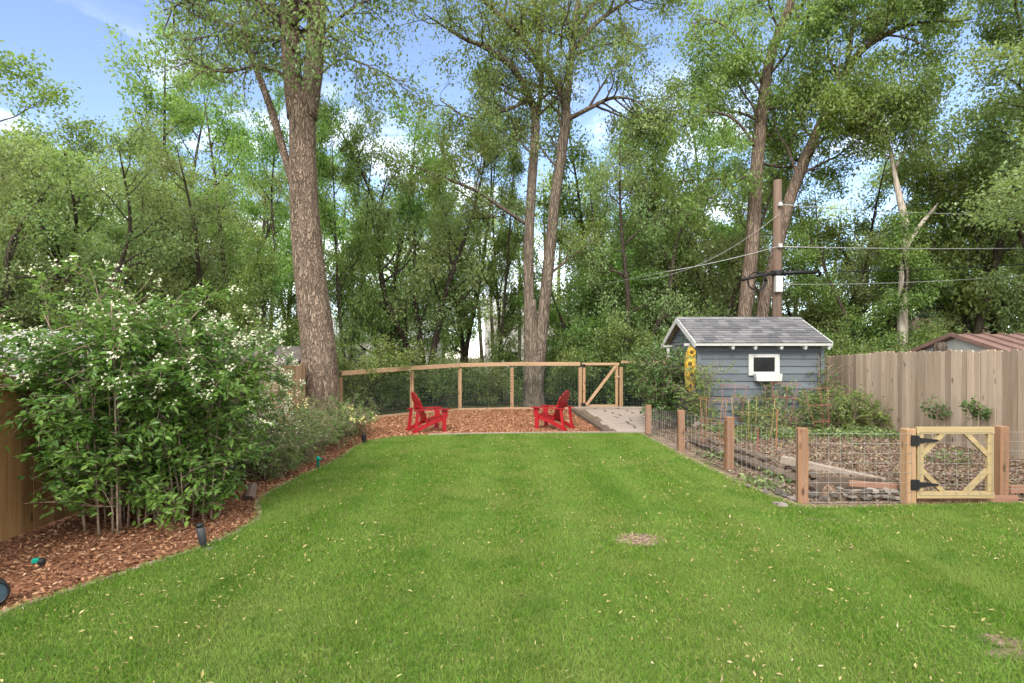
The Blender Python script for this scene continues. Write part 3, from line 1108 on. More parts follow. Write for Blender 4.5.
# ------------------------------------------------------------------ garden wire fence and gate
gpx = [(648, 433), (681, 450.5), (729, 469), (802, 503.5)]
gp = [np.array(G(*p)) for p in gpx]
gh = [.67, .78, .84, .93]
hg = np.array(G(908, 503))
hr = np.array((6.17, 7.20))
hx = np.array((7.85, 7.25))
gf = thing('garden_fence', 'low wire garden fence with short reddish posts beside the lawn', 'fence', (gp[3][0], gp[3][1], 0))
for p, h in list(zip(gp, gh)) + [(hg, .92), (hr, .93), (hx, .93)]:
    rz = R.normal(0, .12)
    build('post', MB().box((p[0], p[1], h / 2 - .03), (.115, .115, h + .06), rz=rz, rx=R.normal(0, .01), ry=R.normal(0, .012), bev=.008), M['post_red'] if p is not hg else M['post_new'], gf)
wm = MB()
run = gp + [hg]
rh = gh + [.92]
for i in range(len(run) - 1):
    a, b = run[i], run[i + 1]
    d = (b - a) / np.linalg.norm(b - a)
    nn = np.array([d[1], -d[0]]) * -.065
    if i < 3:
        nn = np.array([-d[1], d[0]]) * .066 * (1 if d[1] < 0 else -1)
        nn = np.array([-.066, 0])
    else:
        nn = np.array([0, -.066])
    build('wire_mesh', wire_grid(a + nn, b + nn, rh[i] - .06, rh[i + 1] - .06, .03, .152, .125, .0022), M['wire'], gf)
build('wire_mesh', wire_grid(hr + np.array([0, -.066]), hx + np.array([0, -.066]), .86, .86, .03, .152, .125, .0022), M['wire'], gf)

g0, g1, gyy = hg[0] + .075, 5.905, hg[1] - .03
gg = thing('garden_gate', 'yellowish pine garden gate with four corner braces and black strap hinges', 'gate', ((g0 + g1) / 2, gyy, 0))
zt, zb = .90, .11
build('stile', MB().box((g0 + .045, gyy, (zt + zb) / 2), (.075, .04, zt - zb - .09), bev=.003), M['pine'], gg)
build('stile', MB().box((g1 - .045, gyy, (zt + zb) / 2), (.075, .04, zt - zb - .09), bev=.003), M['pine'], gg)
build('top_rail', MB().box(((g0 + g1) / 2, gyy, zt), (g1 - g0, .045, .085), bev=.003), M['pine_x'], gg)
build('bottom_rail', MB().box(((g0 + g1) / 2, gyy, zb), (g1 - g0, .045, .085), bev=.003), M['pine_x'], gg)
for sx, x0 in ((1, g0 + .09), (-1, g1 - .09)):
    for sz, z0 in ((1, zb + .05), (-1, zt - .05)):
        build('brace', MB().bar((x0 + sx * -.02, gyy + .002, z0 + sz * .25), (x0 + sx * .25, gyy + .002, z0 - sz * .02), .036, .055, up=(0, 0, 1)), M['pine_x'], gg)
build('wire_mesh', wire_grid((g0 + .03, gyy - .03), (g1 - .03, gyy - .03), zt - .02, zt - .02, zb, .152, .125, .0022), M['wire'], gg)
for z in (.78, .24):
    hb = MB().box((g0 - .05, gyy - .04, z), (.07, .016, .13), bev=.004)
    hb.tube([(g0 - .004, gyy - .045, z - .06), (g0 - .004, gyy - .045, z + .06)], .016, 8)
    hb.prism([(g0 + .012, z - .035), (g0 + .24, z - .012), (g0 + .26, z), (g0 + .24, z + .012), (g0 + .012, z + .035)], 0, .014, lambda u, v, k: (u, gyy - .042 + k, v))
    build('hinge', hb, M['black'], gg)
tag(build('sill_board', MB().box((hg[0] + .75, hg[1] + .06, .03), (1.3, .035, .10)), M['terra']), 'reddish board lying on the ground under the pine garden gate', 'board')

# ------------------------------------------------------------------ raised bed timbers, boards and stones
r = np.random.default_rng(31)
lg = [(3.74, 11.9), (3.79, 11.2), (3.81, 10.5), (3.85, 9.9), (3.90, 9.35), (3.95, 8.75), (4.0, 8.2), (4.06, 7.55)]
where = ['farthest from the pine gate', 'behind the third garden post', 'beside the orange cage', 'below the yellow cage', 'just beyond the grey slanting board', 'at the upper end of the grey board', 'nearest the lawn corner post']
for i in range(7):
    a, b = lg[i], lg[i + 1]
    pts = [(a[0] + (b[0] - a[0]) * t + r.normal(0, .008), a[1] + (b[1] - a[1]) * t - (.012 if t == 0 else 0), .075 + r.normal(0, .012)) for t in np.linspace(0, 1, 9)]
    mb_ = MB().tube(pts, [.082 * r.uniform(.72, 1.12) for _ in pts], 7)
    o = build('edging_log', mb_, M['old_wood'])
    tag(o, 'rotting dark brown log edging the raised bed, ' + where[i], 'log', 'logs edging the raised bed')
    if i in (1, 3, 4, 6):
        pts = [(p_[0] + .05 + r.normal(0, .01), p_[1] + .1, p_[2] + .115 + r.normal(0, .01)) for p_ in pts[1:-1]]
        o = build('edging_log', MB().tube(pts, [.06 * r.uniform(.6, 1.15) for _ in pts], 6), M['old_wood'])
        tag(o, 'short crumbling log laid on top of the one ' + where[i], 'log', 'logs edging the raised bed')
tag(build('grey_board', MB().bar((4.02, 8.5, .27), (4.95, 7.55, .13), .10, .12, bev=.01), M['old_wood_x']), 'grey weathered board slanting down to the pine gate post', 'board')
tag(build('dark_board', MB().bar((4.08, 7.62, .13), (4.86, 7.50, .13), .05, .16, bev=.008), M['old_wood']), 'dark rotting board behind the stones left of the pine gate', 'board')
tag(build('red_board', MB().bar((4.35, 7.36, .17), (4.97, 7.20, .15), .05, .075, bev=.005), M['terra']), 'terracotta coloured board resting on stones left of the pine gate', 'board')
tag(build('red_board', MB().bar((6.42, 7.36, .09), (7.9, 7.42, .12), .05, .10, bev=.005), M['terra']), 'terracotta coloured board right of the pine garden gate', 'board')


def rock(c, s, seed, name='stone', mat='stone'):
    q = np.random.default_rng(seed)
    th = np.linspace(0, math.pi, 7)[1:-1]
    ph = np.linspace(0, 2 * math.pi, 10, endpoint=False)
    V = [(0, 0, -1)] + [(math.sin(t) * math.cos(p), math.sin(t) * math.sin(p), -math.cos(t)) for t in th for p in ph] + [(0, 0, 1)]
    V = np.array(V)
    n = 10
    k = np.random.default_rng(seed + 5)
    off = k.normal(size=(9, 3))
    off /= np.linalg.norm(off, axis=1)[:, None]
    amp = np.ones(len(V))
    for o_ in off:
        amp -= .62 * np.maximum(0, V @ o_ - .42)
    amp += q.normal(0, .022, len(V))
    V = V * amp[:, None] * np.array(s) / 2
    fs = []
    j = np.arange(n)
    m = (j + 1) % n
    for i in range(4):
        fs.append(np.stack([1 + i * n + j, 1 + i * n + m, 1 + (i + 1) * n + m, 1 + (i + 1) * n + j], 1))
    fs.append(np.stack([0 * j, 1 + m, 1 + j], 1))
    last = len(V) - 1
    fs.append(np.stack([1 + 4 * n + j, 1 + 4 * n + m, 0 * j + last], 1))
    a = q.uniform(0, 6.28)
    Rz = np.array([[math.cos(a), -math.sin(a), 0], [math.sin(a), math.cos(a), 0], [0, 0, 1]])
    return build(name, MB().add(V @ Rz.T + np.array(c), fs), M[mat], origin=(c[0], c[1], c[2]), smooth=False)


for i in range(9):
    x = 4.12 + i * .092 + r.normal(0, .01)
    for lay in range(2):
        o = rock((x + lay * .04, 7.22 - .012 * i + r.normal(0, .015) + lay * .02, .04 + lay * .07), (r.uniform(.15, .21), r.uniform(.14, .2), r.uniform(.08, .10)), 100 + i * 2 + lay)
        tag(o, 'small stacked grey stone under the boards left of the pine gate', 'stone', 'stones stacked left of the pine gate')
o = rock((*G(778, 507), .03), (.26, .18, .10), 61)
tag(o, 'flat dark grey stone half sunk in the lawn corner', 'stone')
for k, (px, py, s, lb) in enumerate(((782, 496, .20, 'pale rough stone left of the nearest garden fence post'), (793, 501, .15, 'small pale stone touching the left foot of the nearest garden post'),
                                     (812, 497, .18, 'rounded tan stone just right of the nearest garden post'), (822, 501, .14, 'small cream stone right of the nearest garden post'),
                                     (765, 494, .13, 'small tan stone at the lawn edge below the third garden post'), (748, 489, .12, 'little buff stone on the lawn edge between two garden posts'))):
    tag(rock((*G(px, py), .04), (s * 1.15, s * 1.0, s * .85), 70 + k), lb, 'stone')
tag(rock((4.35, 13.2, .22), (.42, .3, .35), 91), 'light grey boulder at the foot of the shed corner', 'boulder')
tag(rock((4.62, 13.1, .20), (.26, .22, .25), 92), 'smaller grey rock beside the boulder by the shed', 'rock')

# ------------------------------------------------------------------ tomato cages
def cage(name, label, c, z, rr, legs, h, mat, square=False, tilt=0.0, twist=0.0):
    t = thing(name, label, 'tomato cage', (c[0], c[1], z), 0)
    for hz, rd in rr:
        build('ring', MB().ring((0, 0, hz), rd, .0045, 22, 5) if not square else MB().tube([(rd, rd, hz), (-rd, rd, hz), (-rd, -rd, hz), (rd, -rd, hz), (rd, rd, hz)], .0045, 5), M[mat], t, local=True, smooth=True)
    for k in range(legs):
        a = twist + k * 2 * math.pi / legs
        q = math.sqrt(2) if square else 1
        P = [(rd * q * math.cos(a), rd * q * math.sin(a), hz) for hz, rd in rr]
        P = [(P[0][0] * .8, P[0][1] * .8, -.05)] + P
        build('leg', MB().tube(P, .0045, 5), M[mat], t, local=True, smooth=True)
    t.rotation_euler = (tilt, tilt * .5, .2)
    return t


cage('tomato_cage', 'orange ringed tomato cage before the left corner of the shed', G(712, 449, .0), .0, [(.18, .22), (.55, .25), (.98, .29)], 4, 1, 'orange', tilt=.04)
cage('tomato_cage', 'square yellow tomato cage below the shed window', G(752, 442, .15), .15, [(.22, .24), (.55, .26), (.86, .28)], 4, 1, 'yellow', True, .02, math.pi / 4)
cage('tomato_cage', 'tall red tomato cage near the right end of the shed wall', (5.85, 12.3), .18, [(.3, .17), (.75, .24), (1.05, .30)], 3, 1, 'redwire', tilt=.05)
cage('tomato_cage', 'red tomato cage leaning outward beside the dark bush', (6.6, 12.1), .18, [(.25, .17), (.6, .22), (.95, .27)], 3, 1, 'redwire', tilt=-.10)
cage('tomato_cage', 'faded red tomato cage standing behind the orange cage', (4.75, 12.3), .18, [(.3, .2), (.7, .25), (1.0, .3)], 3, 1, 'redwire', tilt=.05)
for nm, lb, c, h, mt in (('garden_stake', 'orange garden stake rising behind the nearest fence post', G(776, 452, .15), .75, 'orange'),
                         ('garden_stake', 'short red garden stake between the yellow cage and the post', G(757, 458, .15), .5, 'redwire')):
    tag(build(nm, MB().tube([(c[0], c[1], .1), (c[0] + .02, c[1], .15 + h)], .009, 6), M[mt], origin=(c[0], c[1], .1)), lb, 'stake')

# ------------------------------------------------------------------ adirondack chairs
def adirondack(loc, rz, label):
    t = thing('adirondack_chair', label, 'chair', loc, rz, 'red adirondack chairs')
    m = M['red']
    B = lambda name, mb, par=t: build(name, mb, m, par, local=True)
    # facing +y: seat slopes down to the back, stringers run from front to the ground behind
    for s in (-1, 1):
        x = s * .27
        B('side_rail', MB().prism([(.40, .30), (.43, .36), (.38, .385), (-.10, .24), (-.50, .07), (-.52, .0), (-.42, .0), (-.05, .16), (.30, .27)], x - .014, x + .014, lambda u, v, k: (k, u, v)))
        B('front_leg', MB().prism([(.28, 0), (.40, 0), (.39, .30), (.43, .40), (.43, .555), (.26, .555), (.30, .42), (.29, .3)], x + s * .032 - .014, x + s * .032 + .014, lambda u, v, k: (k, u, v)))
        B('back_leg', MB().bar((x + s * .032, -.43, .0), (x + s * .032, -.36, .56), .028, .075, up=(0, 1, 0)))
        arm = [(-.46, -.04), (-.10, -.075), (.30, -.085), (.44, -.075), (.49, -.03), (.49, .04), (.44, .07), (.2, .07), (-.2, .05), (-.46, .03)]
        B('armrest', MB().prism([(x + s * (.045 - b * -1), a) for a, b in arm][::(1 if s > 0 else -1)], .557, .582))
    st = MB()
    for i in range(6):
        u = .385 - i * .085
        z = .392 - i * .030 if i else .378
        st.box((0, u, z), (.57, .078, .02), rx=.34 if i else -.15, bev=.003)
    B('seat', st)
    bk = MB()
    ang = math.radians(24)
    dy, dz = -math.sin(ang), math.cos(ang)
    base = np.array([0, -.07, .235])
    for i in range(7):
        u = (i - 3)
        Lh = .86 - .018 * u * u + (.0 if abs(u) < 3 else -.01)
        w0, w1 = .068, .092
        x0, x1 = u * .072, u * .096
        wv = np.array([0, dy, dz])
        nn = np.array([0, dz, -dy]) * .010
        top = Lh
        pr = []
        for (xc, w, h) in ((x0, w0, 0.0), (x0 + (x1 - x0) * .9, w0 + (w1 - w0) * .9, top * .9)):
            pr.append((xc - w / 2, h)), pr.append((xc + w / 2, h))
        ty = top - .025 * abs(u) * .6
        tl, trr = ((x1 - w1 / 2), (x1 + w1 / 2))
        hl = top - (.018 * (3 - 0) if u < 0 else 0) * (abs(u) / 3) * .8
        hr_ = top - (.018 * 3 if u > 0 else 0) * (abs(u) / 3) * .8
        poly = [pr[0], pr[1], pr[3], (trr - .008, hr_), (x1, top + .012), (tl + .008, hl), pr[2]]
        bk.prism(poly, -.01, .01, lambda a, b, k: tuple(base + np.array([a, 0, 0]) + wv * b + nn * (k / .01)))
    back = B('backrest', bk)
    sp = MB()
    for h, w in ((.06, .52), (.44, .66)):
        p = base + np.array([0, dy, dz]) * h + np.array([0, -dz, dy]) * .028
        sp.box(p, (w, .03, .065), rx=ang)
    build('cross_slat', sp, m, back, local=True)
    t.scale = (.93, .93, .94)
    return t


c1 = G(428, 431.0)
c2 = G(553, 428.5)
adirondack((c1[0], c1[1], .005), math.radians(-63), 'red adirondack chair on the left, turned toward the right')
adirondack((c2[0], c2[1], .005), math.radians(62), 'red adirondack chair on the right beside the flagstones, turned left')

# ------------------------------------------------------------------ garden shed
SZ = .16
sx0, sx1, sy0, sy1 = 4.45, 7.37, 13.6, 15.9
rx0, rx1, ry0, ry1 = 4.27, 7.44, 13.28, 16.22
ridge_y, ridge_z, eave_z = 14.75, 2.80, 2.135
sh = thing('garden_shed', 'small blue grey clapboard garden shed with a shingled gable roof', 'shed', ((sx0 + sx1) / 2, (sy0 + sy1) / 2, SZ))
wl = MB()
zt = 2.20
r = np.random.default_rng(41)
ex = .178
z = SZ
while z < zt - .02:
    h = min(ex, zt - z)
    # lap boards: bottom edge stands proud of the board below
    for (a, b) in (((sx0, sy0), (sx1, sy0)), ((sx0, sy1), (sx0, sy0)), ((sx1, sy0), (sx1, sy1)), ((sx1, sy1), (sx0, sy1))):
        a, b = np.array(a), np.array(b)
        d = (b - a) / np.linalg.norm(b - a)
        o = np.array([d[1], -d[0]])
        q = lambda p, k, zz: (p[0] + o[0] * k, p[1] + o[1] * k, zz)
        e = d * .0
        wl.add([q(a, .045, z), q(b, .045, z), q(b, .012, z + h + .01), q(a, .012, z + h + .01), q(a, .0, z), q(b, .0, z), q(b, .0, z + h + .01), q(a, .0, z + h + .01)],
               [np.array([[0, 1, 2, 3], [4, 5, 1, 0], [7, 3, 2, 6], [0, 3, 7, 4], [1, 5, 6, 2]])])
    z += ex
# gable ends
slope = (ridge_z - eave_z) / (ridge_y - ry0)
zr = lambda y: ridge_z - abs(y - ridge_y) * slope - .06
for x, sgn in ((sx0, -1), (sx1, 1)):
    zz = zt
    while zz < ridge_z - .12:
        z2 = min(zz + ex, ridge_z - .08)
        f = lambda zq: max(.02, (ridge_z - .06 - zq) / slope)
        ya, yb = min(f(zz), 1.14), f(z2)
        k0, k1 = sgn * .045, sgn * .012
        wl.add([(x + k0, ridge_y - ya, zz), (x + k0, ridge_y + ya, zz), (x + k1, ridge_y + yb, z2), (x + k1, ridge_y - yb, z2), (x, ridge_y - ya, zz), (x, ridge_y + ya, zz)],
               [np.array([[0, 1, 2, 3], [4, 5, 1, 0]])])
        zz = z2
build('wall', wl, M['siding'], sh)
build('corner_board', MB().box((sx0 - .012, sy0 - .03, (SZ + zt) / 2), (.09, .06, zt - SZ)), M['siding'], sh)
build('corner_board', MB().box((sx1 + .012, sy0 - .03, (SZ + zt) / 2), (.09, .06, zt - SZ)), M['siding'], sh)
build('foundation', MB().box(((sx0 + sx1) / 2, (sy0 + sy1) / 2, SZ / 2), (sx1 - sx0 + .02, sy1 - sy0 + .02, SZ)), M['stone'], sh)
# roof: deck plus courses of shingles
dk = MB()
for s in (-1, 1):
    ey = ry0 if s < 0 else ry1
    dk.add([(rx0, ey, eave_z), (rx1, ey, eave_z), (rx1, ridge_y, ridge_z), (rx0, ridge_y, ridge_z), (rx0, ey, eave_z - .035), (rx1, ey, eave_z - .035), (rx1, ridge_y, ridge_z - .035), (rx0, ridge_y, ridge_z - .035)],
           [np.array([[0, 1, 2, 3][::s], [4, 5, 6, 7][::-s], [0, 1, 5, 4], [1, 2, 6, 5], [3, 0, 4, 7]])])
roof = build('roof', dk, M['soffit'], sh)
sg = MB()
n_c = 11
for s in (-1, 1):
    ey = ry0 - .03 if s < 0 else ry1 + .03
    e0 = np.array([0, ey, eave_z - .0136])
    rd = np.array([0, ridge_y, ridge_z])
    sl = rd - e0
    nn = np.array([0, s * abs(sl[2]), abs(sl[1])])
    nn = nn / np.linalg.norm(nn)
    for i in range(n_c):
        a0, a1 = i / n_c, min(1, (i + 1.15) / n_c)
        x = rx0 - .02
        x -= r.uniform(0, .15)
        while x < rx1 + .02:
            w = r.uniform(.14, .34)
            xa, xb = max(x, rx0 - .02), min(x + w - .004, rx1 + .02)
            if xb - xa > .02:
                hk = .022 + r.random() * .006
                p0, p1 = e0 + sl * a0, e0 + sl * a1
                A = [p0 + nn * hk, p1 + nn * .006]
                V = [(xa, *A[0][1:]), (xb, *A[0][1:]), (xb, *A[1][1:]), (xa, *A[1][1:]), (xa, *p0[1:]), (xb, *p0[1:])]
                sg.add(V, [np.array([[0, 1, 2, 3], [4, 5, 1, 0]])])
            x += w
rc = MB()
x = rx0 - .02
while x < rx1:
    w = min(.3, rx1 + .02 - x)
    sg.add([(x, ridge_y - .11, ridge_z - .025), (x + w, ridge_y - .11, ridge_z - .03), (x + w, ridge_y, ridge_z + .034), (x, ridge_y, ridge_z + .04), (x + w, ridge_y + .11, ridge_z - .03), (x, ridge_y + .11, ridge_z - .025)],
           [np.array([[0, 1, 2, 3], [3, 2, 4, 5]])])
    x += .29
build('shingles', sg, M['shingle'], roof)
for x in (rx0 - .012, rx1 + .012):
    for s, ey in ((-1, ry0), (1, ry1)):
        build('barge_board', MB().bar((x, ey - .02 * -s, eave_z - .055), (x, ridge_y + s * .01, ridge_z - .055), .028, .13), M['white'], sh)
build('fascia', MB().box(((rx0 + rx1) / 2, ry0 - .012, eave_z - .045), (rx1 - rx0, .022, .055)), M['offwhite'], sh)
for px in (733, 755.5, 781.5, 805.5, 829):
    x = (px - CX) / F * 13.3
    build('rafter_tail', MB().box((min(x, 7.46), 13.40, 2.055), (.06, .26, .07), rx=.35), M['white'], sh)
for y in (13.75, 15.75):
    build('bracket', MB().bar((rx0 + .03, y, 2.05), (sx0 - .06, y, 1.45), .07, .06, up=(0, 1, 0)).box((rx0 + .06, y, 2.1), (.36, .06, .06)), M['white'], sh)
wx0, wx1 = 5.62, 6.35
wc = (wx0 + wx1) / 2
wz0, wz1 = 1.36, 1.87
yw = sy0 - .055
wf = MB()
for (a, b, c_, d_) in ((wx0, wx1, wz1 - .08, wz1), (wx0, wx1, wz0, wz0 + .09), (wx0, wx0 + .11, wz0 + .0905, wz1 - .0805), (wx1 - .11, wx1, wz0 + .0905, wz1 - .0805)):
    wf.box(((a + b) / 2, yw, (c_ + d_) / 2), (b - a, .05, d_ - c_), bev=.004)
win = build('window', wf, M['white'], sh)
build('pane', MB().box((wc, yw + .012, (wz0 + wz1) / 2), (wx1 - wx0 - .2, .012, wz1 - wz0 - .15)), M['glass'], win)
bx = MB()
bx.prism([(wx0 + .12, 1.235), (wx1 - .03, 1.235), (wx1 - .01, 1.405), (wx0 + .10, 1.405)], 0, .16, lambda u, v, k: (u, yw - .19 + k, v))
build('planter_box', bx, M['white'], sh)
build('door', MB().box((sx0 - .06, 14.75, 1.05), (.04, .8, 1.75), bev=.004), M['siding'], sh)

# sunflower plaque hanging under the gable overhang
pc = np.array([(690 - CX) / F * 13.45, 13.42, 1.8 - (369 - HZ) / F * 13.45])
sf = thing('sunflower_plaque', 'tall oval plaque of yellow sunflowers hanging from the shed gable corner', 'plaque', tuple(pc))
a = np.linspace(0, 2 * math.pi, 28, endpoint=False)
build('backing', MB().prism([(.14 * math.cos(t), .55 * math.sin(t)) for t in a], -.012, .012, lambda u, v, k: (u, k, v)), m_plain('ochre_plaque', (.30, .21, .045), .7, .25, sc=12), sf, local=True)
for i, z in enumerate((.40, .13, -.14, -.40)):
    pm = MB()
    rad = .135 if abs(z) < .3 else .115
    for k in range(16):
        t = k * 2 * math.pi / 16 + i * .2
        d = np.array([math.cos(t), 0, math.sin(t)])
        s = np.array([-math.sin(t), 0, math.cos(t)])
        c = np.array([.02 * (-1) ** i, -.03, z])
        pm.add([c + d * .03, c + d * rad * .6 + s * .022 + np.array([0, -.016, 0]), c + d * rad, c + d * rad * .6 - s * .022 + np.array([0, -.016, 0])], [np.arange(4)])
    fl_ = build('sunflower', pm, M['sun_petal'], sf, local=True)
    build('flower_eye', MB().lathe([(.045, 0), (.045, .012), (.03, .024), (.005, .028)], (.02 * (-1) ** i, -.035, z), 12, ax=[(1, 0, 0), (0, 0, 1), (0, -1, 0)]), M['sun_eye'], fl_, local=True)
build('hanger', MB().tube([(0, 0, .55), (0, 0, .72)], .004, 5), M['black'], sf, local=True)

# ------------------------------------------------------------------ buildings beyond the fences
ns = thing('neighbour_shed', 'white gabled shed with a brown ribbed metal roof behind right fence', 'shed', (12.0, 13.5, 0))
ax, ay0, ay1, apy = 10.55, 12.15, 14.85, 13.5
ez, az = 1.90, 2.27
build('wall', MB().add([(ax, ay0, 0), (ax, ay1, 0), (ax, ay1, ez), (ax, apy, az), (ax, ay0, ez), (14, ay0, 0), (14, ay1, 0), (14, ay1, ez), (14, apy, az), (14, ay0, ez)],
                       [np.array([0, 1, 2, 3, 4])[::-1], np.array([5, 6, 7, 8, 9]), np.array([[0, 4, 9, 5], [1, 6, 7, 2]])]), M['white'], ns)
rf = MB()
for s, ey in ((-1, ay0 - .15), (1, ay1 + .15)):
    zz = ez - .045
    rf.add([(ax - .18, ey, zz), (14.2, ey, zz), (14.2, apy, az + .02), (ax - .18, apy, az + .02), (ax - .18, ey, zz + .05), (14.2, ey, zz + .05), (14.2, apy, az + .07), (ax - .18, apy, az + .07)],
           [np.array([[0, 1, 2, 3], [4, 5, 6, 7], [0, 4, 7, 3], [0, 1, 5, 4], [1, 2, 6, 5]])])
    for k in range(11):
        x = ax - .15 + k * .39
        rf.bar((x, ey, zz + .07), (x, apy, az + .09), .04, .04)
build('roof', rf, M['metal_roof'], ns)
tag(build('old_post', MB().tube([(9.0, 12.0, 0), (9.0, 12.0, 1.9), (9.02, 12.0, 2.02), (9.0, 12.0, 2.10)], [.11, .11, .13, .09], 9), M['bark_dark'], origin=(9.0, 12.0, 0)), 'dark weathered post top poking above the right plank fence', 'post')


def gable_house(name, label, x0, x1, y0, y1, h, rh, wall, roof, over=.4, windows=()):
    t = thing(name, label, 'house', ((x0 + x1) / 2, (y0 + y1) / 2, 0))
    ym = (y0 + y1) / 2
    build('wall', MB().add([(x0, y0, 0), (x1, y0, 0), (x1, y1, 0), (x0, y1, 0), (x0, y0, h), (x1, y0, h), (x1, y1, h), (x0, y1, h), (x0, ym, h + rh), (x1, ym, h + rh)],
                           [np.array([[0, 1, 5, 4], [2, 3, 7, 6]]), np.array([1, 2, 6, 9, 5]), np.array([3, 0, 4, 8, 7])]), M[wall], t)
    m = MB()
    for ey in (y0, y1):
        s = -1 if ey == y0 else 1
        e, zz = ey + s * over, h - over * rh / (ym - y0)
        m.add([(x0 - over, e, zz + .02), (x1 + over, e, zz + .02), (x1 + over, ym, h + rh + .02), (x0 - over, ym, h + rh + .02),
               (x0 - over, e, zz + .16), (x1 + over, e, zz + .16), (x1 + over, ym, h + rh + .16), (x0 - over, ym, h + rh + .16)],
              [np.array([[0, 1, 2, 3], [4, 5, 6, 7], [0, 1, 5, 4], [1, 2, 6, 5], [3, 0, 4, 7]])])
    build('roof', m, M[roof], t)
    for (wx, wz, ww, wh) in windows:
        w = build('window', MB().box((wx, y0 - .03, wz), (ww + .16, .06, wh + .16)), M['white'], t)
        build('pane', MB().box((wx, y0 - .066, wz), (ww, .02, wh)), M['glass'], w)
    return t


gable_house('pale_house', 'pale two storey house glimpsed through trees behind the twin trunk', -3, 9, 62, 70, 6.4, 2.6, 'house', 'roof_grey', windows=((-1, 4.6, 1.2, 1.4), (2.4, 4.6, 1.2, 1.4), (6, 4.6, 1.2, 1.4), (0, 1.7, 1.6, 1.4), (5, 1.7, 2.4, 1.4)))
gable_house('pale_house', 'low pale house glimpsed left of the red chairs through trunks', -15, -6.2, 46, 53, 3.4, 1.8, 'house', 'roof_grey', windows=((-12.5, 1.8, 1.4, 1.2), (-8.5, 1.8, 1.4, 1.2)))
gable_house('brown_roofed_house', 'brown roofed house beyond the white shed on the right', 17.2, 20.8, 24.5, 28, 2.5, .95, 'offwhite', 'brown_roof', .3, windows=((18.6, 1.5, .9, .9),))
gable_house('low_outbuilding', 'low pale roofed outbuilding beyond the left plank fence', -13.4, -9.2, 12.6, 15.2, 1.85, .42, 'roof_grey', 'roof_grey', .25)
gable_house('old_lean_to', 'old dark roofed lean to behind the fence beside the big trunk', -8.2, -6.0, 15.6, 17.4, 1.55, .4, 'old_wood_x', 'roof_dark', .2)

# ------------------------------------------------------------------ utility pole and wires
UY = 18.0
ux = (777 - CX) / F * UY
up_ = thing('utility_pole', 'brown wooden utility pole rising behind the garden shed', 'utility pole', (ux, UY, 0))
build('shaft', MB().tube([(0, 0, 0), (0, 0, 3.5), (.02, 0, 7.38)], [.165, .15, .125], 12), M['pole'], up_, local=True, smooth=True)
zc = lambda py: EYE - (py - HZ) / F * UY
build('junction_box', MB().box((-.05, -.21, zc(285)), (.21, .14, .5), bev=.01), M['white'], up_, local=True)
build('cable_sleeve', MB().tube([(.12, -.17, zc(274)), (.55, -.17, zc(273)), (1.15, -.17, zc(273))], .06, 8), M['black'], up_, local=True, smooth=True)
build('cable_sleeve', MB().tube([(-.12, -.17, zc(274)), (-.6, -.19, zc(276)), (-1.2, -.2, zc(281))], .05, 8), M['black'], up_, local=True, smooth=True)
ck = MB()
for k in range(3):
    ck.ring((-.75 + .02 * k, -.22, zc(282)), .27 + .012 * k, .016, 22, 5, ax=[(1, 0, 0), (0, 0, 1), (0, -1, 0)])
build('cable_coil', ck, M['black'], up_, local=True, smooth=True)
build('collar', MB().lathe([(.185, -.07), (.195, -.05), (.195, .05), (.185, .07)], (0, 0, zc(273)), 12), M['black'], up_, local=True)
ins = MB()
for z in (zc(206), zc(247)):
    ins.box((0, -.2, z), (.10, .12, .12), bev=.01)
build('insulator', ins, M['white'], up_, local=True)


def wire(label, pts, rad, mat, sag=.25):
    P = []
    pts = [np.array(p, float) for p in pts]
    for a, b in zip(pts[:-1], pts[1:]):
        for t in np.linspace(0, 1, 14, endpoint=False):
            P.append(a + (b - a) * t - np.array([0, 0, sag * 4 * t * (1 - t)]))
    P.append(pts[-1])
    tag(build('overhead_wire', MB().tube(P, rad, 5), M[mat], smooth=True), label, 'wire')


wire('topmost pale wire running right from the utility pole', [(ux, UY - .2, zc(206)), W(1060, 214, 18.5)], .014, 'wire', .12)
wire('straight pale wire running right from the pole above the sleeve', [(ux, UY - .2, zc(248)), W(1060, 248, 18.4)], .018, 'wire', .04)
wire('dark cable running right from the black sleeve on the pole', [(ux + 1.15, UY - .17, zc(273)), W(1060, 262, 18.2)], .016, 'black', .05)
wire('lowest pale wire running right from the pole past the junction box', [(ux, UY - .2, zc(285)), W(1060, 272, 18)], .010, 'wire', .12)
wire('pale service wire running left from the pole toward the twin trunk', [(ux, UY - .2, zc(247)), W(664, 272, 19), W(545, 292, 24)], .011, 'wire', .06)
wire('steep pale wire dropping left from the pole top', [(ux, UY - .2, zc(215)), W(705, 262, 18.6), W(640, 280, 19.6)], .007, 'wire', .1)

# ------------------------------------------------------------------ small garden hardware
p = G(204, 548)
t = thing('path_light', 'leaning dark cylindrical path light at the mulch bed edge', 'garden light', (p[0], p[1], 0))
build('stake_body', MB().lathe([(.022, 0), (.026, .05), (.036, .06), (.038, .19), (.030, .2)], (0, 0, 0), 12), M['grey_plastic'], t, local=True, smooth=True)
build('cap', MB().lathe([(.03, .205), (.036, .21), (.036, .235), (.012, .245)], (0, 0, 0), 12), M['black'], t, local=True, smooth=True)
t.rotation_euler = (.05, -.16, 0)
tag(rock((p[0] + .06, p[1] - .02, .01), (.18, .1, .03), 55), 'pale flat stone at the foot of the leaning path light', 'stone')
p = (-3.73, 4.10)
t = thing('spotlight', 'round black ground spotlight cut by the left frame edge', 'garden light', (p[0], p[1], .0))
axm = [(1, 0, 0), (0, 0, 1), (0, -1, 0)]
build('housing', MB().lathe([(.05, -.12), (.088, -.10), (.092, .0), (.092, .02), (.076, .02), (.076, .005)], (0, 0, .10), 20, ax=axm), M['black'], t, local=True, smooth=True)
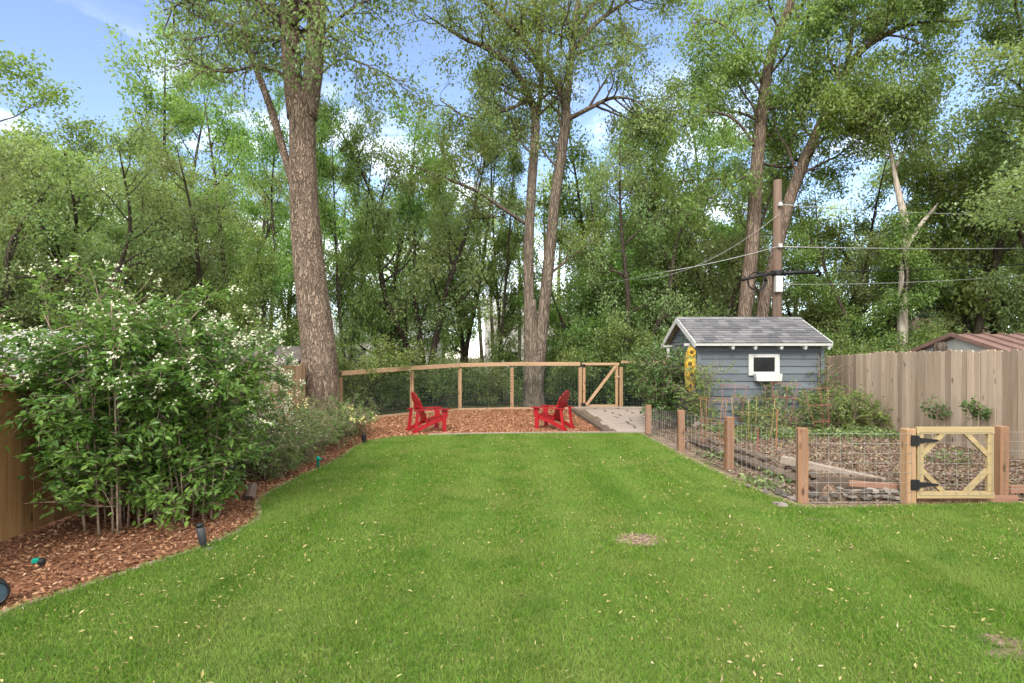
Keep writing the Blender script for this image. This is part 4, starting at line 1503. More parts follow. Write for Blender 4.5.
build('lens', MB().lathe([(.075, .006), (.074, .010)], (0, 0, .10), 20, ax=axm), m_plain('blue_grey_lens', (.04, .065, .085), .2, .1), t, local=True)
build('stake', MB().lathe([(.012, -.08), (.02, .0), (.02, .02)], (0, .05, 0), 8), M['black'], t, local=True)
t.rotation_euler = (0, 0, math.radians(48))
p = G(41, 565)
t = thing('sprinkler', 'small green and black sprinkler head sitting in the bark mulch', 'sprinkler', (p[0], p[1], 0))
build('body', MB().lathe([(.03, -.02), (.032, .04), (.026, .055), (.012, .06)], (0, 0, 0), 12), M['black'], t, local=True, smooth=True)
build('nozzle', MB().box((-.03, -.02, .045), (.05, .04, .04), rz=.5, bev=.006), M['green_plastic'], t, local=True)
p = G(318, 468)
t = thing('hose_bib', 'small green garden tap stake at the lawn edge by shrubs', 'tap', (p[0], p[1], 0))
build('body', MB().lathe([(.02, -.02), (.02, .13), (.032, .14), (.032, .18), (.012, .19)], (0, 0, 0), 10), M['green_plastic'], t, local=True, smooth=True)
build('handle', MB().box((.03, -.02, .15), (.07, .03, .03), bev=.006), M['green_plastic'], t, local=True)
p = G(364, 444)
t = thing('lantern', 'small black lantern stake at the mulch corner left of chairs', 'garden light', (p[0], p[1], 0))
build('stake', MB().lathe([(.015, -.02), (.02, .05), (.05, .06), (.05, .12)], (0, 0, 0), 8), M['black'], t, local=True)
build('head', MB().lathe([(.03, .12), (.055, .14), (.055, .19), (.03, .21)], (0, 0, 0), 8), M['black'], t, local=True)
tag(build('log_end', MB().tube([(-3.3, 7.15, .02), (-3.32, 7.3, .16)], [.07, .06], 9), M['old_wood']), 'short grey stump at the lawn edge below the sage shrubs', 'stump')

# ------------------------------------------------------------------ shrubs near the camera
def near_shrub(name, label, loc, seed, nst, h, spread, leaf, nl, L, n2=7, n3=5, wr=.5, low=.25, stem_r=.014, flowers=0, fl_mat='blossom', lean=(0, 0), fl_low=0.3, base=.25, tw=(.18, .4), cane=(.25, .6)):
    rng = np.random.default_rng(seed)
    T = Tree(seed)
    root = thing(name, label, 'shrub', (loc[0], loc[1], 0))
    for k in range(nst):
        a = k * 2.399 + rng.normal(0, .3)
        rr = base * math.sqrt((k + .5) / nst)
        hh = h * rng.uniform(.72, 1.0)
        s = spread * rng.uniform(.25, 1.0)
        x0, y0 = rr * math.cos(a), rr * math.sin(a) * .8
        K_ = [[x0, y0, -.03, stem_r], [x0 + s * .2 * math.cos(a), y0 + s * .2 * math.sin(a), hh * .35, stem_r * .85],
              [x0 + s * .55 * math.cos(a) + lean[0] * .5, y0 + s * .55 * math.sin(a) + lean[1] * .5, hh * .72, stem_r * .6], [x0 + s * math.cos(a) + lean[0], y0 + s * math.sin(a) + lean[1], hh, stem_r * .25]]
        S = T.stem(K_, 5, 4)
        P = S[:, :3]
        for j in range(n2):
            t = low + (1 - low) * (j + rng.random()) / n2
            q, Tn = at(P, min(t, .999))
            c = pl(rng, q, side(rng, Tn, rng.uniform(.6, 1.3), .4), rng.uniform(*cane) * (h / 2.4) ** .5, 4, .18, .02)
            T.wood.tube(c, np.linspace(.006, .003, 5), 4, cap=False)
            for m in range(n3):
                s_, T3 = at(c, .2 + .8 * (m + rng.random()) / n3 * .99)
                e = pl(rng, s_, side(rng, T3, rng.uniform(.5, 1.1), .3), rng.uniform(*tw), 3, .2, -.04)
                T.wood.tube(e, [.004, .003, .002, .002], 3, cap=False)
                T.tw.append((e[0], e[-1]))
        T.tw.append((P[-4], P[-1]))
    build('stems', T.wood, M['stem'], root, smooth=True, local=True)
    A = np.array([a for a, _ in T.tw])
    Bv = np.array([b for _, b in T.tw])
    wgt = rng.gamma(2.2, 1, len(A))
    i = rng.choice(len(A), nl, p=wgt / wgt.sum())
    t = rng.random((nl, 1))
    P = A[i] * (1 - t) + Bv[i] * t + rng.normal(0, L * .35, (nl, 3))
    Dv = norm(Bv[i] - A[i])
    sd = norm(np.cross(Dv, np.array([0, 0, 1.])) + 1e-6) * np.where(rng.random((nl, 1)) < .5, 1, -1)
    P[:, 2] = np.maximum(P[:, 2], .02)
    V, f = leaves6(P, Dv * .6 + sd * .9 + np.array([0, 0, -.15]), L, rng, .8, wr, .35)
    build('foliage', MB().add(V, f), M[leaf], root, local=True)
    if flowers:
        # clusters at outer shoot ends
        ends = Bv[(Bv[:, 2] > h * fl_low)]
        ctr = Bv.mean(0)
        dist = np.linalg.norm((ends - ctr) * np.array([1, 1, .7]), axis=1) * rng.uniform(.7, 1.3, len(ends)) - ends[:, 1] * .25
        ends = ends[np.argsort(-dist)[:flowers]]
        m = MB()
        P = (ends[:, None] + rng.normal(0, .028, (len(ends), 7, 3)) + np.array([0, 0, .03])).reshape(-1, 3)
        for pet in range(4):
            N = norm(rng.normal(size=P.shape) * .5 + np.array([0, -.5, .6]))
            u = norm(np.cross(N, np.array([1., .2, .1])))
            ang = pet * math.pi / 2 + .3
            v = np.cross(N, u)
            d = u * math.cos(ang) + v * math.sin(ang)
            s = np.cross(N, d)
            l = rng.uniform(.011, .017, (len(P), 1))
            V = np.stack([P, P + d * l * .6 + s * l * .5, P + d * l * 1.1, P + d * l * .6 - s * l * .5], 1)
            m.add(V.reshape(-1, 3), np.arange(len(P) * 4).reshape(-1, 4))
        build('blossoms', m, M[fl_mat], root, local=True, kind='stuff')
    return root


near_shrub('flowering_shrub', 'tall leafy shrub with bare lower stems against the amber fence', (-4.14, 6.05), 51, 19, 2.42, .54, 'leaf_elder', 17500, .072, low=.13, n2=10, stem_r=.011, flowers=70, base=.42, lean=(.05, -.05), fl_low=.6)
near_shrub('flowering_shrub', 'leafy shrub with broad low leaves in front of the mock orange', (-3.62, 6.35), 52, 15, 1.8, .58, 'leaf_elder', 11500, .078, low=.07, n2=10, stem_r=.010, flowers=36, base=.35, fl_low=.55)
near_shrub('mock_orange', 'large mock orange shrub covered with white blossom by the fence', (-4.15, 7.5), 53, 16, 2.30, .62, 'leaf_mock', 12500, .07, low=.12, n2=9, flowers=230, base=.4, lean=(.1, -.1))
near_shrub('mock_orange', 'shorter mock orange with white blossom drooping toward the big trunk', (-4.5, 8.9), 54, 14, 1.55, .5, 'leaf_mock', 7000, .07, low=.10, n2=8, flowers=170, base=.4, lean=(.12, -.05))
near_shrub('leafy_shrub', 'bright green leafy shrub leaning in at the far left edge', (-5.6, 5.7), 55, 9, 1.85, .5, 'leaf_elder', 2600, .085, low=.62, n2=8, base=.3, lean=(.25, .0), flowers=40, fl_low=.6)

sage_spots = [(-3.75, 9.6, .5, .9, 'grey green sage shrub at the front of the left bed'), (-3.95, 10.7, .62, 1.0, 'grey green sage shrub in the middle of the left bed'),
              (-3.80, 11.7, .68, 1.0, 'grey green sage shrub below the fence boards near the trunk'), (-4.25, 12.7, .8, 1.0, 'grey green sage shrub at the left foot of the big trunk'),
              (-3.75, 13.2, .6, .8, 'pale green sage shrub beside the black lantern and chip pad'), (-3.70, 8.55, .5, .7, 'low dusty shrub under the white mock orange')]
for k, (x, y, h, w, lb) in enumerate(sage_spots):
    near_shrub('sage_shrub', lb, (x, y), 60 + k, 24, h, .55 * w, 'leaf_sage', 3400, .06, low=.12, n2=5, n3=4, wr=.42, stem_r=.007, base=.4 * w, tw=(.1, .22), flowers=8 if k in (2, 3) else 0, fl_mat='blossom_y', fl_low=.6)

# garden plants round the shed
near_shrub('round_shrub', 'dense green rounded shrub left of the grey shed', (3.75, 14.35), 71, 16, 1.9, .46, 'leaf_rose', 7500, .075, low=.12, n2=8, base=.25)
near_shrub('climbing_plant', 'dark leafy climber at the left corner of the shed', (4.42, 13.25), 72, 8, 1.6, .18, 'leaf_under', 2300, .065, low=.08, n2=8, base=.2)
near_shrub('low_bush', 'dark green bush between the shed and right fence', (7.55, 12.9), 73, 18, .95, .75, 'leaf_under', 6500, .07, low=.1, n2=6, base=.5)
near_shrub('climbing_rose', 'small climbing rose against right fence, the bushier nearer one', (7.93, 9.75), 74, 4, 1.0, .12, 'leaf_rose', 300, .07, low=.72, n2=5, n3=3, base=.04, cane=(.1, .24), tw=(.06, .14))
near_shrub('climbing_rose', 'small climbing rose against right fence, farther and sparser', (7.98, 10.75), 75, 4, 1.0, .10, 'leaf_rose', 230, .07, low=.74, n2=5, n3=3, base=.04, cane=(.1, .22), tw=(.06, .14))
near_shrub('garden_plant', 'leafy green plant inside the yellow tomato cage', (5.05, 11.6), 76, 9, .75, .3, 'leaf_cover', 900, .07, low=.2, n2=4, n3=3, base=.15)
near_shrub('garden_plant', 'green plant at the shed wall below the white window', (5.75, 13.15), 77, 10, .8, .35, 'leaf_rose', 1300, .07, low=.15, n2=5, n3=3, base=.2)
near_shrub('garden_plant', 'small pale green plant between the red tomato cages', (6.2, 12.7), 78, 8, .6, .25, 'leaf_cover', 700, .065, low=.2, n2=4, n3=3, base=.15)
near_shrub('trailing_vine', 'thin vine climbing the right corner of the shed', (7.35, 13.42), 79, 5, 1.9, .10, 'leaf_rose', 650, .055, low=.1, n2=9, n3=2, base=.1, tw=(.08, .18))
near_shrub('weed_clump', 'small leafy weed beneath the gate side of right fence', (6.75, 8.9), 80, 6, .3, .22, 'leaf_cover', 160, .07, low=.2, n2=3, n3=2, base=.08)
near_shrub('window_plant', 'trailing plant spilling below the white window planter box', (6.02, 13.33), 81, 6, 1.2, .12, 'leaf_rose', 420, .055, low=.55, n2=5, n3=3, base=.08, tw=(.08, .2))

# ground cover and weeds
r = np.random.default_rng(88)
P = np.stack([r.uniform(4.2, 8.0, 4200), r.normal(11.9, .5, 4200)], 1)
P2 = np.stack([r.uniform(3.3, 4.0, 1300), r.uniform(7.3, 11, 1300)], 1)
w = np.sin(P2[:, 1] * 3.3) + np.sin(P2[:, 0] * 9 + P2[:, 1] * 5)
P2 = P2[w > .7]
P = np.concatenate([P[np.sin(P[:, 0] * 2.7) * .5 + np.sin(P[:, 1] * 4 + P[:, 0] * 1.7) > -.6], P2])
P = np.column_stack([P, bed_h(P[:, 0], P[:, 1]) + r.random(len(P)) * .11])
tag(struct('ground_cover', MB().add(*leaves4(P, .075, r, .9, 0, .6)), M['leaf_cover'], 'stuff'), 'pale green low ground cover in front of the shed', 'ground cover')

# ------------------------------------------------------------------ key trees
# big cottonwood on the left
cb_y = 15.3
cb = np.array([(321 - CX) / F * cb_y, cb_y, 0.0])
T = Tree(101)
main = K(cb, [(321, 432, .64), (320.5, 405, .52), (318.5, 350, .455), (313, 300, .42), (307, 245, .39), (303.5, 180, .355), (302.5, 130, .34), (302, 98, .345)])
S = T.stem(main, 28, 10, .012)
lft = K(cb, [(298, 118, .28), (292, 70, .245), (290, 20, .235), (286, -60, .23, 15.1), (282, -170, .15, 14.9), (280, -290, .05, 14.6)])
rgt = K(cb, [(306, 118, .28), (313.5, 70, .25), (316.5, 20, .24), (320, -60, .22, 15.6), (330, -170, .15, 16.0), (338, -300, .05, 16.5)])
Sl = T.stem(lft, 16, 8, .01)
Sr = T.stem(rgt, 16, 8, .01)
sb = T.stem(K(cb, [(293, 185, .10), (283, 150, .105), (272, 112, .10), (259, 76, .085), (246, 40, .07), (236, -20, .05, 14.6), (230, -70, .02, 14.2)]), 9, 6)
T.limbs(sb, 7, 2.6, .45, 1, 1.0, .02, 6, 4)
for S_ in (Sl, Sr):
    T.limbs(S_, 17, 4.4, .30, 1, 1.1, .0, 7, 4, rmax=.09, flat=.6)
# limbs seen in front and at the sides of the fork
for pts in ([(292, 80, .06), (262, 66, .05, 14.8), (225, 72, .035, 14.4), (190, 62, .015, 14.2)], [(300, 92, .036), (340, 60, .03, 14.8), (372, 68, .025, 14.5), (400, 82, .012, 14.3)],
            [(300, 60, .05), (275, 25, .035, 14.0), (250, 12, .015, 13.3)], [(316, 40, .06), (350, 10, .045, 14.8), (392, -10, .02, 14.4)], [(296, 78, .045), (306, 55, .035, 14.2), (322, 40, .02, 13.4), (330, 36, .012, 12.9)],
            [(290, 30, .06), (240, -5, .045, 15.0), (190, 0, .02, 15.0)], [(290, 40, .05), (230, 35, .04, 16), (180, 40, .02, 16.5)]):
    kk = np.array(smooth_path(K(cb, pts), 4))
    T.branch(kk[:, :3], pts[0][2], 11, 5, (.4, .9), .25, .0, L2=1.25)
cr_ = T.crown(27000, .105, .19, .35, .8, .6)
tree_thing(T, cr_, 'cottonwood_tree', 'huge furrowed cottonwood with a forked trunk standing by the left bed', tuple(cb), 'bark_cotton', 'leaf_cotton')

# twin trunk behind the back fence
ty = 21.0
tb = np.array([(535 - CX) / F * ty, ty, 0.0])
T = Tree(102)
T.stem(K(tb, [(534, 412, .50), (533.5, 392, .38), (532, 350, .30), (530, 300, .215)]), 16, 6, .01)
A = T.stem(K(tb, [(531, 385, .24), (529.5, 320, .205), (528.5, 250, .19), (532, 180, .17), (535.5, 122, .155), (527, 92, .13), (511, 66, .11, 20.6), (486, 48, .085, 20.2), (461, 37, .06, 19.8), (425, 14, .02, 19.5)]), 12, 8)
B = T.stem(K(tb, [(536, 395, .27), (541, 340, .225), (548, 270, .21), (555, 200, .195), (562, 150, .185), (566, 112, .18), (560, 90, .14), (547, 70, .12, 20.8), (518, 32, .10, 20.4), (487, 4, .08, 20.2), (450, -40, .03, 20)]), 12, 8)
Cc = T.stem(K(tb, [(565, 118, .15), (571, 60, .14), (577, 10, .12), (584, -60, .09, 21.5), (595, -140, .04, 22)]), 10, 6)
D = T.stem(K(tb, [(534, 130, .12), (541, 90, .10), (540, 40, .085), (531, -30, .06), (528, -100, .02)]), 9, 6)
E = T.stem(K(tb, [(567, 120, .09), (590, 108, .08, 20.6), (612, 98, .06, 20.3), (634, 100, .03, 20.0), (652, 112, .01, 20)]), 7, 5)
E2 = T.stem(K(tb, [(573, 50, .09), (600, 20, .08, 21.5), (625, 2, .06, 22), (650, -20, .02, 22)]), 7, 5)
Fq = T.stem(K(tb, [(526, 224, .075), (505, 210, .07, 20.5), (478, 192, .06, 20), (445, 178, .045, 19.6), (410, 165, .02, 19.4)]), 7, 5)
Gq = T.stem(K(tb, [(552, 272, .06), (568, 260, .055), (586, 246, .03), (600, 238, .01)]), 6, 4)
Hq = T.stem(K(tb, [(531, 100, .07), (500, 112, .055, 20.4), (470, 118, .04, 20), (440, 100, .015, 19.7)]), 6, 5)
for S_, n, L in ((A, 17, 2.8), (B, 17, 2.9), (Cc, 17, 3.2), (D, 11, 2.6), (E, 13, 2.3), (E2, 12, 2.7), (Fq, 9, 1.8), (Hq, 8, 1.8), (Gq, 4, 1.0)):
    T.limbs(S_, n, L, .35 if S_ is A or S_ is B else .2, 1, 1.0, .03, 5, 4, rmax=.05)
cr_ = T.crown(42000, .115, .17, .3, .8, .55)
tree_thing(T, cr_, 'twin_trunk_tree', 'tall twin trunked tree directly behind the back fence and right chair', tuple(tb), 'bark_pale', 'leaf_elm')

# leaning pair behind the shed
ry = 20.5
rb = np.array([(742 - CX) / F * ry, ry, 0.0])
T = Tree(103)
A = T.stem(K(rb, [(738, 410, .36), (741, 360, .27), (745, 312, .25), (752, 245, .24), (757.5, 160, .22), (763, 105, .20), (771, 55, .17), (790, 5, .14), (806, -50, .10), (820, -120, .03)]), 14, 8)
tree_l = []
T.limbs(A, 22, 3.7, .40, 1, 1.05, .0, 7, 4, rmax=.06)
for pts in ([(758, 150, .06), (735, 120, .05, 20), (705, 112, .03, 19.6), (680, 130, .01, 19.4)], [(766, 90, .06), (740, 40, .045, 20), (712, 20, .025, 19.6), (690, 24, .01, 19.4)], [(757, 170, .05), (730, 185, .035, 19.8), (704, 205, .012, 19.4)]):
    kk = np.array(smooth_path(K(rb, pts), 4))
    T.branch(kk[:, :3], pts[0][2], 8, 5, (.4, .9), .1, .0, L2=1.1)
cr_ = T.crown(36000, .12, .17, .3, .8, .55)
tree_thing(T, cr_, 'tall_tree', 'straight red brown trunked tree left of the utility pole', tuple(rb), 'bark_red', 'leaf_elm')
rb2 = np.array([(762 - CX) / F * 20.8, 20.8, 0.0])
T = Tree(104)
A = T.stem(K(rb2, [(757, 405, .30), (762, 315, .225), (772, 270, .21), (788, 205, .20), (797, 180, .20), (810, 148, .19), (834, 97, .16), (858, 54, .13), (900, 28, .09), (945, 20, .03)]), 13, 8)
B = T.stem(K(rb2, [(815, 132, .10), (830, 116, .09, 20.2), (849, 108, .08, 19.8), (878, 107, .05, 19.4), (905, 120, .02, 19)]), 8, 5)
Cc = T.stem(K(rb2, [(846, 76, .10), (852, 30, .09), (862, -40, .06), (870, -110, .02)]), 8, 5)
for S_, n, L in ((A, 24, 3.5), (B, 10, 2.2), (Cc, 11, 2.8)):
    T.limbs(S_, n, L, .42 if S_ is A else .15, 1, 1.0, .0, 6, 4, rmax=.055)
cr_ = T.crown(46000, .12, .17, .3, .8, .55)
tree_thing(T, cr_, 'leaning_tree', 'tree leaning right behind the utility pole and shed roof', tuple(rb2), 'bark_red', 'leaf_elm')

# bleached snag on the right
sy = 19.6
sb_ = np.array([(904 - CX) / F * sy, sy, 0.0])
T = Tree(105)
A = T.stem(K(sb_, [(902, 410, .20), (903, 295, .15), (905, 250, .14), (905, 222, .13), (900, 200, .11), (896, 180, .08), (890, 150, .05), (884, 120, .02)]), 10, 6)
B = T.stem(K(sb_, [(907, 246, .09), (918, 228, .075), (932, 211, .05), (938, 203, .02)]), 8, 4)
T.limbs(A, 9, 1.8, .74, 1, .9, .05, 5, 4, rmax=.04)
cr_ = T.crown(6000, .09, .2, .3, .4, .6)
tree_thing(T, cr_, 'bleached_tree', 'pale bleached trunk with a forked bare limb above right fence', tuple(sb_), 'bark_dead', 'leaf_willow')

# ------------------------------------------------------------------ background trees: a few kinds, copied
def variant(seed, stems, H, kind, nleaf, L1, low=.3, spread=.3, leaf='leaf_elm', bark='bark_dark', Lf=.135, r0=.14, droop=.7, sig=.19, up=.4, n1=15):
    rng = np.random.default_rng(seed)
    T = Tree(seed)
    for s in range(stems):
        a = s * 2 * math.pi / max(stems, 1) + rng.uniform(0, 1)
        q = spread * H * rng.uniform(.5, 1.1) if stems > 1 else spread * H * .3
        h = H * rng.uniform(.82, 1.0)
        w = rng.normal(0, .25, (4, 2)) * H / 12
        K_ = [[.15 * math.cos(a), .15 * math.sin(a), -.1, r0 * 1.25], [q * .12 * math.cos(a) + w[0, 0] * .4, q * .12 * math.sin(a) + w[0, 1] * .4, h * .16, r0],
              [q * .35 * math.cos(a) + w[1, 0], q * .35 * math.sin(a) + w[1, 1], h * .42, r0 * .8], [q * .7 * math.cos(a) + w[2, 0], q * .7 * math.sin(a) + w[2, 1], h * .72, r0 * .45], [q * math.cos(a) + w[3, 0], q * math.sin(a) + w[3, 1], h, .02]]
        S = T.stem(K_, 9, 6)
        T.limbs(S, n1, L1, low, 1, 1.0, .05, 6, 4, rmax=.06, tw=(.4, .9))
    return T, T.crown(nleaf, Lf, sig, up, droop, .6)


V1 = variant(201, 3, 12.5, 0, 32000, 3.0, .18, .34)
V2 = variant(202, 2, 14, 0, 27000, 3.2, .24, .24, Lf=.135)
V3 = variant(203, 4, 10, 0, 38000, 2.6, .14, .42, leaf='leaf_willow', Lf=.12)
V4 = variant(204, 1, 15, 0, 30000, 3.2, .24, .2, n1=24)
V5 = variant(205, 3, 11, 0, 21000, 2.8, .30, .45, Lf=.12)     # loose, many bare limbs
V6 = variant(206, 1, 16, 0, 56000, 3.4, .40, .2, n1=24, Lf=.085, sig=.16)
protos = {}


def bgtree(kind, px, y, h, rot, label, name, wx=1.0):
    Tn, cw, base_h, leaf, bark = {1: (*V1, 12.5, 'leaf_elm', 'bark_dark'), 2: (*V2, 14, 'leaf_elm', 'bark_dark'), 3: (*V3, 10, 'leaf_willow', 'bark_dark'), 4: (*V4, 15, 'leaf_elm', 'bark_dark'), 5: (*V5, 11, 'leaf_willow', 'bark_dark'), 6: (*V6, 16, 'leaf_willow', 'bark_dark')}[kind]
    loc = ((px - CX) / F * y, y, -.02)
    s = h / base_h
    if kind not in protos:
        protos[kind] = tree_thing(Tn, cw, name, label, loc, bark, leaf, 'trees growing beyond the back fence')
        protos[kind].scale = (s * wx, s * wx, s)
        protos[kind].rotation_euler = (0, 0, rot)
        return protos[kind]
    o = dup(protos[kind], loc, rot, (s * wx, s * wx, s), label)
    o.name = name
    return o


BG = [
    # left side, beyond the plank fence
    (3, -70, 15, 8.5, .3, 'grey green tree overhanging the far left edge of the yard', 'grey_green_tree', 1.1),
    (3, 40, 19, 8.8, 1.7, 'grey green spreading tree behind the tall leafy shrub', 'grey_green_tree', 1.15),
    (5, 118, 18, 7.8, 2.6, 'low grey green tree with dark crooked limbs above the shrub', 'crooked_tree', 1.1),
    (1, 20, 29, 16.3, .9, 'tall pale green tree at the left below the open sky', 'pale_green_tree', 1.1),
    (1, 120, 30, 14.0, 2.4, 'rounded pale green tree left of the crooked crown', 'pale_green_tree', 1.05),
    (5, 216, 20.5, 8.8, .2, 'arching tree with bare curved trunk right of the blossom', 'arching_tree', 1.0),
    (2, 172, 33, 19.5, 1.2, 'tree with open crown standing against the sky at upper left', 'open_crowned_tree', 1.0),
    (2, 248, 25, 13.0, 3.9, 'slim dark trunked tree left of the big cottonwood', 'slim_tree', .9),
    (2, 290, 19.5, 10.8, 2.0, 'dark trunked tree right behind the base of the cottonwood', 'dark_trunked_tree', .7),
    (2, 347, 20.5, 10.5, .6, 'dark slender tree just right of the cottonwood trunk', 'dark_trunked_tree', .65),
    # centre
    (1, 384, 27, 13.0, 4.4, 'bushy tree between the cottonwood and the left chair', 'bushy_tree', .9),
    (5, 425, 22.5, 10.6, 1.1, 'dark many limbed tree behind the left red chair', 'many_limbed_tree', .95),
    (2, 466, 27, 14, 5.1, 'tall dark stemmed tree left of the twin trunk', 'dark_stemmed_tree', .75),
    (2, 500, 23.5, 12.3, 1.4, 'slender dark pair of stems close left of the twin trunk', 'slender_tree', .55),
    (4, 440, 36, 13, .4, 'tall tree far behind the left chair in the gap of sky', 'far_tall_tree', .8),
    (1, 598, 28, 14.0, 3.2, 'leafy tree just right of the twin trunk above the gate', 'leafy_tree', .85),
    (5, 626, 22.5, 9.5, 3.6, 'leaning dark limbed tree behind the cedar gate', 'leaning_dark_tree', 1.0),
    (4, 655, 27, 13.0, 2.2, 'straight narrow tree behind the left eave of the shed', 'narrow_tree', .85),
    (1, 694, 31, 14.5, 5.5, 'broad leafy tree behind the shed under the patch of sky', 'broad_tree', .9),
    (5, 705, 23.5, 9.8, 5.0, 'thin limbed tree rising behind the shed roof ridge', 'thin_limbed_tree', .95),
    # young growth in the light at the wood's edge
    (1, 268, 18.6, 6.0, 4.0, 'young light green tree showing left of the big trunk', 'young_tree', 1.1),
    (1, 585, 23.6, 6.6, 2.7, 'young light green tree right above the cedar gate', 'young_tree', 1.25),
    (1, 632, 25.0, 7.6, .1, 'young light green tree between gate and shed eave', 'young_tree', 1.2),
    (1, 700, 25.5, 7.6, 3.1, 'young light green tree behind the shed roof', 'young_tree', 1.2),
    (3, 812, 23.5, 7.0, 1.0, 'young grey green tree just right of the utility pole', 'young_tree', 1.2),
    (3, 180, 23.5, 8.0, 3.3, 'young grey green tree behind the blossoming mock orange', 'young_tree', 1.2),
    # right
    (2, 735, 30, 15.5, 2.9, 'tall dense tree behind the red brown trunk', 'dense_tree', .9),
    (1, 842, 25, 11.0, .5, 'bright green full tree right of the utility pole', 'full_green_tree', .95),
    (1, 876, 20.5, 7.2, 2.0, 'low bushy tree above the corner of right fence', 'low_bushy_tree', 1.1),
    (1, 964, 33, 15.5, 3.8, 'dense green tree behind the wires on the right', 'dense_tree', .95),
    (5, 1000, 22, 10.0, 2.8, 'dark limbed tree above the brown metal roof', 'dark_limbed_tree', 1.05),
    (3, 1065, 19, 9.5, 4.6, 'grey green tree at the far right edge', 'grey_green_tree', 1.0),
    (6, 1125, 15.0, 16.5, .8, 'tall overhanging tree at the right edge with hanging boughs', 'overhanging_tree', 1.25),
    (2, 975, 20.5, 15.0, 4.2, 'tall loose crowned tree right of the bleached trunk', 'loose_crowned_tree', .9),
]
for a in BG:
    bgtree(a[0], a[1], a[2], a[3], a[4], a[5], a[6], a[7])

# blue spruce
T = Tree(301)
sy = 30.0
S = T.stem([[0, 0, 0, .16], [0, 0, 3, .12], [0, 0, 7.2, .02]], 8, 6)
rng = np.random.default_rng(302)
pts, dirs = [], []
for k in range(150):
    t = rng.random() ** .8
    z = .8 + t * 6.2
    Lb = 2.3 * (1 - t) + .25
    a = rng.uniform(0, 6.28)
    e = np.array([math.cos(a) * Lb, math.sin(a) * Lb, z - Lb * .22 + rng.normal(0, .08)])
    T.wood.tube([(0, 0, z), tuple(e * np.array([.5, .5, 1]) + np.array([0, 0, Lb * .05])), tuple(e)], [.03, .02, .008], 4)
    m = int(60 + 150 * Lb)
    q = rng.random((m, 1)) ** .7
    p = np.array([0, 0, z]) * (1 - q) + e * q + rng.normal(0, .10, (m, 3)) * (1 + q)
    pts.append(p)
P = np.concatenate(pts)
V, f = leaves4(P, .13, rng, .3, .2, .25)
tree_thing(T, MB().add(V, f), 'blue_spruce', 'dusky blue spruce beyond the brown roof on the right', ((945 - CX) / F * sy, sy, 0), 'bark_dark', 'leaf_spruce')

# undergrowth shrubs just beyond the back fence
def shrub_variant(seed, h, w, nl, L=.085):
    rng = np.random.default_rng(seed)
    T = Tree(seed)
    for k in range(11):
        a = k * 2.4
        b = pl(rng, (.2 * math.cos(a), .2 * math.sin(a), 0), (math.cos(a) * .5, math.sin(a) * .5, 1), h * rng.uniform(.75, 1.1), 6, .14, .02)
        T.branch(b, .022, 6, 4, (.25, .55), .15, .02, L2=w * .45)
    return T, T.crown(nl, L, .12, .6, .2, .6)


SV = [shrub_variant(401, 2.3, 1.8, 9000), shrub_variant(402, 1.8, 2.0, 8500), shrub_variant(403, 2.9, 1.7, 10000)]
US = [(352, 17.6, 1.0, 0, 'green bush behind the wire right of the cottonwood foot'), (385, 20.3, .95, 1, 'dark bush behind the wire fence left of the first chair'), (436, 21.0, .85, 0, 'dark bush behind the fence above the left chair'),
      (482, 21.4, .8, 1, 'dark bush behind the fence between the two chairs'), (570, 21.5, .85, 0, 'dark bush behind the fence above the right chair'), (603, 21.8, 1.15, 2, 'leafy bush behind the cedar gate'),
      (640, 20.9, 1.0, 1, 'leafy bush right of the cedar gate near the shed'), (672, 21.5, 1.15, 2, 'tall bush behind the left eave of the shed'), (250, 17.5, 1.0, 2, 'tall bush beyond the plank fence behind the blossom'),
      (862, 17.6, .9, 2, 'bright bush showing above right fence by the shed'), (892, 16.6, .75, 0, 'bright bush above right fence left of the white shed'), (985, 17.5, .95, 2, 'bright green bush above the brown metal roof'),
      (535, 24.0, 1.0, 2, 'tall bush in the shade behind the twin trunk')]
sp = {}
for (px, y, s, k, lb) in US:
    loc = ((px - CX) / F * y, y, -.02)
    if k not in sp:
        root = thing('undergrowth_bush', lb, 'bush', loc, px, 'bushes beyond the fences')
        build('stems', SV[k][0].wood, M['bark_dark'], root, local=True)
        build('foliage', SV[k][1], M['leaf_under'], root, local=True)
        root.scale = (s, s, s)
        sp[k] = root
    else:
        dup(sp[k], loc, px, s, lb)

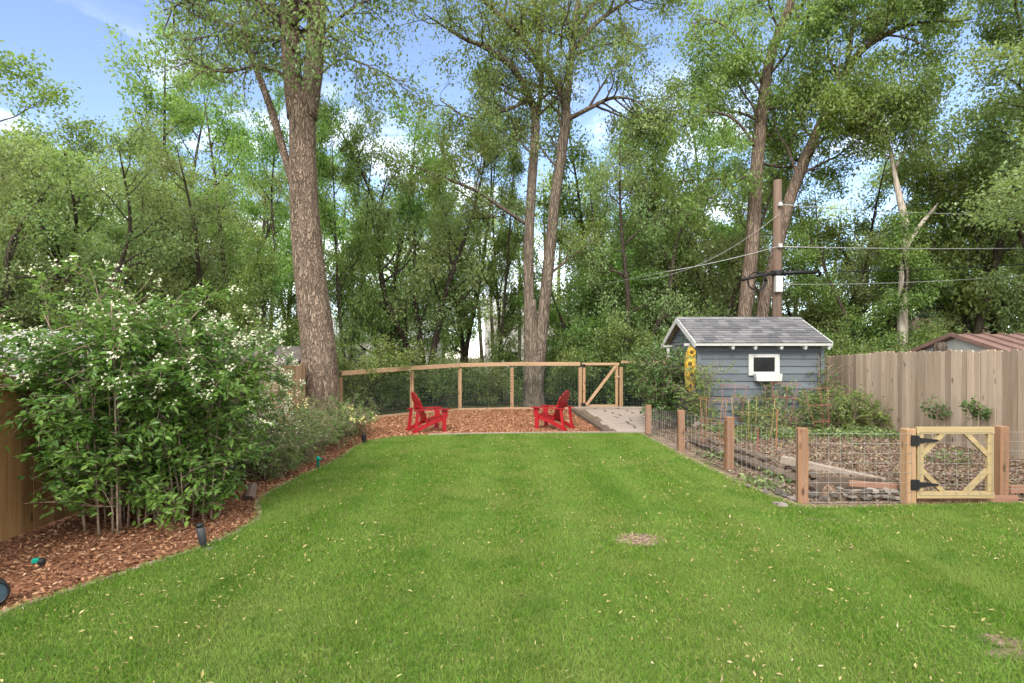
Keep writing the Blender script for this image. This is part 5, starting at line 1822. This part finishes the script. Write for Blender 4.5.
# low shrub mass and far wood: nobody could count these
r = np.random.default_rng(501)
m = MB()
cl = []
for k in range(420):
    y = r.uniform(21.5, 40)
    x = r.uniform(-1.15, 1.15) * y
    cl.append((x, y, r.uniform(.4, 1.9), r.uniform(.6, 1.4)))
cl = np.array(cl)
i = r.integers(0, len(cl), 75000)
u = norm(r.normal(size=(75000, 3))) * (r.random((75000, 1)) ** .4)
P = np.column_stack([cl[i, 0], cl[i, 1], cl[i, 2] * .5]) + u * np.column_stack([cl[i, 3], cl[i, 3], cl[i, 2] * .55]) * 1.1
P = P[P[:, 2] > .02]
m.add(*leaves4(P, .13, r, .5, .2, .6))
tag(struct('undergrowth', m, M['leaf_under'], 'stuff'), 'tangled dark undergrowth filling the woodland floor beyond the fence', 'undergrowth')

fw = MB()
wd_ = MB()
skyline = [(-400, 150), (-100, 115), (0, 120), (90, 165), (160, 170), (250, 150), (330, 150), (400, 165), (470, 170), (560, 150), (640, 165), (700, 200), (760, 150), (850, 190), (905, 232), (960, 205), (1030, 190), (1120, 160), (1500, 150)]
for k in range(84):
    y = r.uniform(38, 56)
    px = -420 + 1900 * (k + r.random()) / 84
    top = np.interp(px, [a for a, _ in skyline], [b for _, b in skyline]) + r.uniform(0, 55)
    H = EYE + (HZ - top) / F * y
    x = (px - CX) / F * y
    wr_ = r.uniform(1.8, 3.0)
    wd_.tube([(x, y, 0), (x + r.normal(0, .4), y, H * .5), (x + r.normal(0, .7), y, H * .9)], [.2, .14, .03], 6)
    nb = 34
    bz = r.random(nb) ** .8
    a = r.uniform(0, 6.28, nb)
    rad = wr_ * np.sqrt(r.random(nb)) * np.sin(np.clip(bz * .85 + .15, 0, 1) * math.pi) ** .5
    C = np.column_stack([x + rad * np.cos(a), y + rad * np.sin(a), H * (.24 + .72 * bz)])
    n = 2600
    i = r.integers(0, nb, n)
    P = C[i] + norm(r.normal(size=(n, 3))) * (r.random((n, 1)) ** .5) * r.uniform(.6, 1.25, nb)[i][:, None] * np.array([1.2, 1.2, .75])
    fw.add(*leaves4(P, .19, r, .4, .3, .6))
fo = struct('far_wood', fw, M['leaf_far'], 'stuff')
tag(fo, 'distant leafy wood closing the view behind the nearer trees', 'wood')
build('trunks', wd_, M['bark_dark'], fo, kind='stuff')
